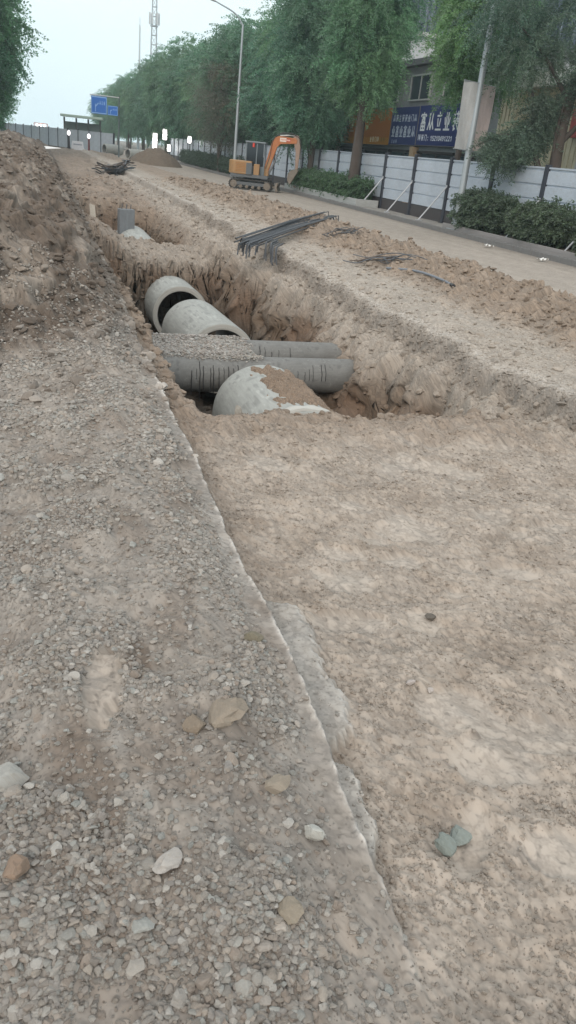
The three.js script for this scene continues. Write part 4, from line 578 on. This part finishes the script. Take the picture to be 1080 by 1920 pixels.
  mesh('boom_cylinder', merge([bar(V(0.95, 0.95, 0.05), V(1.28, 1.7, 0.05), 0.06), bar(V(1.28, 1.7, 0.05), V(1.52, 2.45, 0.05), 0.032)]), mat(lin(0.2, 0.2, 0.21), 0.4, 0.5), ex); mesh('bucket_cylinder', merge([bar(V(2.7, 2.5, 0.05), V(2.76, 1.9, 0.05), 0.05), bar(V(2.76, 1.9, 0.05), V(2.74, 1.35, 0.05), 0.028)]), grey, ex);
  const pr = []; for (let k = 0; k <= 10; k++) { const a = 0.35 * Math.PI + k / 10 * Math.PI * 0.95; pr.push([2.5 + Math.cos(a) * 0.42, 0.88 + Math.sin(a) * 0.46]); } const inner = pr.map(([x, y]) => [2.5 + (x - 2.5) * 0.92, 0.88 + (y - 0.88) * 0.92]).reverse();
  const bk = mesh('bucket', merge([ext([...pr, ...inner], 0.66, 0.05, 0.006), ext(pr, 0.025, 0.37, 0.004), ext(pr, 0.025, -0.27, 0.004), box(0.1, 0.3, 0.3, 2.58, 1.24, 0.05, 0.02)]), steel, ex); for (let k = 0; k < 4; k++) mesh('tooth', new THREE.ConeGeometry(0.035, 0.16, 4).rotateZ(-2.2).translate(2.55, 0.4, -0.2 + k * 0.165), steel, bk);
}

// ---------------------------------------------------------------- foliage
const leafM = new THREE.MeshPhysicalMaterial({ color: 0xffffff, roughness: 0.75, side: THREE.DoubleSide, transmission: 0.55, thickness: 0 });
const barkM = mat(lin(0.085, 0.07, 0.062), 0.95, 0, { map: stainTint, bumpMap: fineBump, bumpScale: 0.02 });
function sprayGeo(seed, n, len, leaf, wid, droop) {
  const r = mulberry(seed), pos = [], idx = [], up = V(0, 1, 0);
  for (let k = 0; k < n; k++) {
    const t = (k + r()) / n, base = V(R(-0.16, 0.16, r) * len, -droop * t * t * len + R(-0.1, 0.1, r) * len, t * len), dir = V(R(-1, 1, r), R(-0.9, 0.35, r), R(0.0, 1, r)).normalize(), sd = V(R(-1, 1, r), R(-1, 1, r), R(-1, 1, r)).cross(dir).normalize(), l = leaf * R(0.7, 1.3, r), w = wid * R(0.7, 1.2, r), o = pos.length / 3;
    for (const v of [base, base.clone().addScaledVector(dir, l * 0.5).addScaledVector(sd, w), base.clone().addScaledVector(dir, l), base.clone().addScaledVector(dir, l * 0.5).addScaledVector(sd, -w)]) pos.push(v.x, v.y, v.z); idx.push(o, o + 1, o + 2, o, o + 2, o + 3);
  }
  const g = new THREE.BufferGeometry(); g.setAttribute('position', new THREE.Float32BufferAttribute(pos, 3)); g.setIndex(idx); g.computeVertexNormals(); return g;
}
const spray = sprayGeo(71, 46, 0.85, 0.15, 0.034, 0.55), fineSpray = sprayGeo(74, 84, 0.85, 0.105, 0.021, 0.8), bushSpray = sprayGeo(72, 36, 0.34, 0.07, 0.02, 0.2), bareSpray = sprayGeo(73, 20, 0.8, 0.13, 0.012, 0.4);
function crownMesh(lobes, per, geo, tint, seed, size = 1) {
  const r = mulberry(seed), im = new THREE.InstancedMesh(geo, leafM, lobes.length * per), q = new THREE.Quaternion(), q2 = new THREE.Quaternion(), m4 = new THREE.Matrix4(), c = lin(0, 0, 0); let k = 0;
  for (const [x, y, z, rx, ry, rz] of lobes) { const lk = R(0.8, 1.2, r), warm = R(-0.1, 0.16, r);
    for (let i = 0; i < per; i++) {
      let v; do { v = V(R(-1, 1, r), R(-1, 1, r), R(-1, 1, r)); } while (v.lengthSq() > 1); v.normalize(); const sh = Math.pow(r(), 0.38) * (1 + 0.28 * n3(v.x * 2 + seed, v.y * 2, v.z * 2)), p = V(x + v.x * rx * sh, y + v.y * ry * sh, z + v.z * rz * sh), a = Math.atan2(v.x, v.z) + R(-0.9, 0.9, r);
      q.setFromAxisAngle(V(0, 1, 0), a); q2.setFromAxisAngle(V(1, 0, 0), R(-0.5, 0.7, r) - 0.5 * v.y); m4.compose(p, q.multiply(q2), V(1, 1, 1).multiplyScalar(size * R(0.7, 1.3, r))); im.setMatrixAt(k, m4);
      const kk = lk * R(0.75, 1.25, r); im.setColorAt(k, c.setRGB(tint[0] * kk * (1 + warm * 1.6), tint[1] * kk * (1 + warm * 0.5), tint[2] * kk)); k++;
    } }
  im.name = 'crown'; im.castShadow = im.receiveShadow = true; im.userData.kind = 'stuff'; return im;
}
function makeTree(label, seed, H, rad, low, o = {}) {
  const r = mulberry(seed), t = thing('street_tree', label, 'tree', [0, 0, 0], 0, o.group), tr = o.trunk ?? 0.17, lobes = [], limbs = [];
  const bend = [V(0, -0.2, 0), V(R(-0.15, 0.15, r), H * 0.25, R(-0.15, 0.15, r)), V(R(-0.3, 0.3, r), H * 0.55, R(-0.3, 0.3, r)), V(R(-0.3, 0.3, r), H * 0.93, R(-0.3, 0.3, r))];
  mesh('trunk', limb(bend, tr, 0.03, 10, 20), barkM, t); const curve = new THREE.CatmullRomCurve3(bend);
  const n = o.lobes ?? 17;
  for (let k = 0; k < n; k++) { const f = k / (n - 1), y = mix(low + 0.36 * rad, H - 0.7, f), a = k * 2.4 + R(-0.5, 0.5, r), w = rad * (0.35 + 0.65 * Math.sin(Math.PI * Math.pow(1 - f, 0.75) * 0.93 + 0.12)), ro = w * R(0.4, 0.78, r); const p = V(Math.cos(a) * ro, y, Math.sin(a) * ro), s = R(0.75, 1.15, r) * rad * 0.40; lobes.push([p.x, p.y, p.z, s * 1.15, s * R(0.8, 1.2, r), s * 1.15]); const b = curve.getPoint(clamp((y - 1.4) / H, 0.15, 0.95)); limbs.push(limb([b, b.clone().lerp(p, 0.5).add(V(0, 0.25, 0)), p], mix(0.07, 0.03, f), 0.012, 5, 8)); }
  mesh('limb', merge(limbs), barkM, t); t.add(crownMesh(lobes, o.per ?? 150, o.geo ?? spray, o.tint ?? [0.125, 0.29, 0.155], seed + 1, o.size ?? 1)); return t;
}
const rowG = 'dense row of street trees along the hoarding';
const rowL = 'leafy green street tree in the dense far row behind the hoarding and soil mound';
const protos = [0, 1, 2].map((k) => makeTree(rowL, 800 + k * 7, 10.8, 3.1, 1.9 + 0.3 * k, { group: rowG, per: 95, tint: [[0.11, 0.255, 0.145], [0.10, 0.24, 0.14], [0.12, 0.265, 0.145]][k] }));
protos[0].position.set(16.9, 0.1, -64); protos[1].position.set(15.6, 0.1, -69.5); protos[2].position.set(16.6, 0.1, -74);
{ const r = mulberry(91); for (let k = 0, z = -78; z > -235; k++, z -= R(4.6, 6.2, r) * (z < -140 ? 1.5 : 1)) { const c = copyOf(protos[k % 3], 'street_tree'); c.position.set(R(15.2, 17.2, r), 0.1, z); c.rotation.y = r() * 6.28; const s = R(0.88, 1.12, r); c.scale.set(s, s * R(0.92, 1.08, r), s); } }
// the nearer ones, each with a look of its own
const place = (t, x, z, ry = 0, s = 1) => { t.position.set(x, 0.1, z); t.rotation.y = ry; t.scale.setScalar(s); return t; };
place(makeTree('tree with a thick dark trunk in the hedge in front of the orange sign', 840, 11.5, 2.0, 4.3, { trunk: 0.30, lobes: 26, per: 118, geo: fineSpray, size: 0.85 }), 14.3, -38.6, 0.4);
place(makeTree('tree whose bright green crown hangs before the large blue shop sign', 850, 10.5, 1.95, 4.5, { trunk: 0.16, lobes: 22, per: 118, size: 0.8, geo: fineSpray, tint: [0.135, 0.30, 0.13] }), 15.75, -30.7, 1.1);
place(makeTree('tree standing over the excavator bucket with low dark branches', 860, 11, 2.5, 2.6, { trunk: 0.2, lobes: 20, per: 120, tint: [0.105, 0.25, 0.16], geo: fineSpray }), 14.4, -46.3, 2.0);
place(makeTree('tree behind the far street lamp with a tall green crown', 870, 11.5, 3.2, 2.2, { trunk: 0.2, lobes: 20, per: 120, geo: fineSpray }), 16.4, -53, 0.7);
place(makeTree('dark tree directly behind the excavator cab', 880, 10.8, 2.9, 1.8, { trunk: 0.2, lobes: 18, per: 160, tint: [0.08, 0.22, 0.15] }), 16.7, -59, 2.6);
{ // greyish half-bare tree before the row
  place(makeTree('greyish thin-leaved tree with bare twigs in the far row', 895, 8, 2.6, 1.6, { lobes: 16, per: 150, geo: bareSpray, tint: [0.15, 0.16, 0.12] }), 13.9, -69, 0.3);
}
{ // the near right tree with forked dark trunk
  const t = thing('street_tree', 'forked dark tree at the right border in front of the cream building', 'tree', [15.75, 0.1, -24.2]), r = mulberry(905), limbs = [];
  mesh('trunk', limb([V(0, -0.2, 0), V(0.02, 1.6, 0.05), V(-0.05, 3.2, 0.05), V(0.12, 5.2, 0), V(0.0, 8.5, 0.1)], 0.24, 0.05, 12, 24), barkM, t);
  const L = (pts, a, b) => limbs.push(limb(pts.map((p) => V(...p)), a, b, 8, 14));
  L([[0, 1.55, 0], [-0.35, 2.2, -0.3], [-0.65, 2.9, -0.6], [-1.3, 3.15, -1.1], [-2.0, 2.75, -1.6]], 0.14, 0.02); L([[-0.65, 2.85, -0.6], [-0.7, 3.8, -0.7], [-0.9, 5.2, -1.2]], 0.08, 0.02); L([[0, 3.0, 0], [0.5, 4.1, 0.8], [0.9, 5.2, 1.6]], 0.09, 0.02); L([[0, 4.2, 0], [-0.8, 5.4, -0.6], [-1.7, 6.3, -1.2]], 0.08, 0.02); L([[0, 1.8, 0.05], [-0.25, 3.1, 0.1], [-0.2, 4.4, 0.15]], 0.07, 0.03);
  mesh('limb', merge(limbs), barkM, t); const lob = [[-1.3, 2.75, -1.15, 0.5, 0.3, 0.6], [-0.7, 3.2, -0.7, 0.4, 0.3, 0.4], [-0.4, 3.9, -0.5, 0.35, 0.5, 0.35], [-0.9, 5.4, -1.2, 1.2, 0.8, 1.2], [-1.6, 6.3, -1.5, 1.3, 0.8, 1.3], [0.9, 5.5, 1.5, 1.4, 1.0, 1.4], [0, 6.4, 0.3, 1.8, 1.1, 1.8], [-1.2, 7.4, -0.8, 1.8, 1.1, 1.8], [0.4, 7.9, -1, 1.8, 1.2, 1.8], [-0.8, 8.5, 1.0, 1.8, 1.2, 1.8], [0.4, 4.8, 0.4, 0.5, 0.4, 0.5]];
  t.add(crownMesh(lob, 170, fineSpray, [0.095, 0.175, 0.125], 906, 0.65));
}
// left row
{
  const lg = 'trees on the left side beyond the spoil heap', ll = 'tall drooping green tree on the left side of the street beyond the spoil heap';
  const p = makeTree(ll, 920, 13.5, 4.8, 1.4, { group: lg, lobes: 26, per: 165, tint: [0.09, 0.26, 0.12], trunk: 0.25, size: 1.25 }); p.position.set(-5.6, 0.1, -70);
  for (const [x, z, ry] of [[-9.5, -60, 1], [-7.2, -80, 2.2], [-8.0, -92, 3], [-7.6, -105, 4], [-8.2, -120, 5], [-12, -74, 0.5], [-7.8, -138, 1.5]]) { const c = copyOf(p, 'street_tree'); c.position.set(x, 0.1, z); c.rotation.y = ry; }
}
// hedges and bushes
function hedge(name, label, x, z0, z1, w, h, n, tint, seed, y0 = 0.25, group) {
  const len = z0 - z1, t = thing(name, label, name === 'hedge' ? 'hedge' : 'bush', [x, 0.12, (z0 + z1) / 2], 0, group), r = mulberry(seed), im = new THREE.InstancedMesh(bushSpray, leafM, n), q = new THREE.Quaternion(), e = new THREE.Euler(), m4 = new THREE.Matrix4();
  for (let i = 0; i < n; i++) { const a = r() * 6.28, s = Math.pow(r(), 0.3), zz = R(-0.5, 0.5, r), endT = Math.sqrt(Math.max(0, 1 - Math.pow(Math.abs(zz) * 2, name === 'hedge' ? 14 : 3.2))), sup = (v) => Math.sign(v) * Math.pow(Math.abs(v), 0.6), px = sup(Math.cos(a)) * w / 2 * s * endT, py = (h - y0) / 2 + y0 + sup(Math.sin(a)) * (h - y0) / 2 * s * (0.35 + 0.65 * endT) * (1 + 0.25 * n2a(zz * len * 1.3, seed)); q.setFromEuler(e.set(R(-1.2, 0.4, r), r() * 6.28, R(-0.4, 0.4, r))); m4.compose(V(px, py, zz * len), q, V(1, 1, 1).multiplyScalar(R(0.7, 1.3, r))); im.setMatrixAt(i, m4); const k = R(0.7, 1.3, r); im.setColorAt(i, lin(tint[0] * k, tint[1] * k, tint[2] * k)); }
  im.name = 'foliage'; im.userData.kind = 'stuff'; im.castShadow = im.receiveShadow = true; t.add(im);
  const st = []; for (let k = 0; k < 5 + len * 2; k++) { const zz = R(-0.42, 0.42, r) * len; st.push(bar(V(R(-0.1, 0.1, r), -0.05, zz), V(R(-w / 3, w / 3, r), h * 0.75, zz + R(-0.2, 0.2, r)), 0.018, 0.008, 5)); } mesh('stem', merge(st), barkM, t); return t;
}
hedge('hedge', 'long bright green hedge in front of the hoarding beside the excavator bucket', 14.3, -36.9, -48, 0.95, 1.15, 3600, [0.075, 0.17, 0.07], 950);
hedge('bush', 'dark green rounded bush right of the near street lamp', 14.35, -24.2, -27.2, 1.0, 1.3, 1500, [0.075, 0.13, 0.07], 951);
hedge('bush', 'second dark green bush in front of the forked tree', 14.35, -20.7, -23.3, 1.0, 1.2, 1300, [0.085, 0.14, 0.07], 952);
hedge('bush', 'green bush cut by the right border of the photo', 14.4, -17.2, -19.7, 1.0, 1.2, 1200, [0.065, 0.12, 0.05], 953);
hedge('hedge', 'long dark green hedge in front of the far trunks beyond the excavator', 14.3, -60, -90, 0.9, 1.15, 6000, [0.05, 0.1, 0.055], 954);
{ const pm = mat(lin(0.40, 0.42, 0.42), 0.9, 0, { map: stainTint }), t = thing('planter_wall', 'low grey concrete planter edge around the bright green hedge', 'planter'); mesh('front_wall', box(0.1, 0.34, 12.2, 13.78, 0.27, -42.4, 0.015), pm, t); mesh('end_wall', box(1.0, 0.34, 0.1, 14.33, 0.27, -36.35, 0.015), pm, t);
  const t2 = thing('planter_wall', 'low grey planter edge below the dark bushes right of the lamp', 'planter'); mesh('front_wall', box(0.1, 0.2, 14, 13.82, 0.2, -20.4, 0.015), mat(lin(0.28, 0.27, 0.27), 0.9, 0, { map: stainTint }), t2); mesh('planter_soil', box(1.0, 0.1, 14, 14.38, 0.2, -20.4), mat(lin(0.14, 0.115, 0.095), 0.97, 0, { map: earthTint }), t2); }

scene.traverse((o) => { if (o.isMesh && !o.isInstancedMesh) { o.castShadow = true; o.receiveShadow = true; } });
renderer.render(scene, camera);
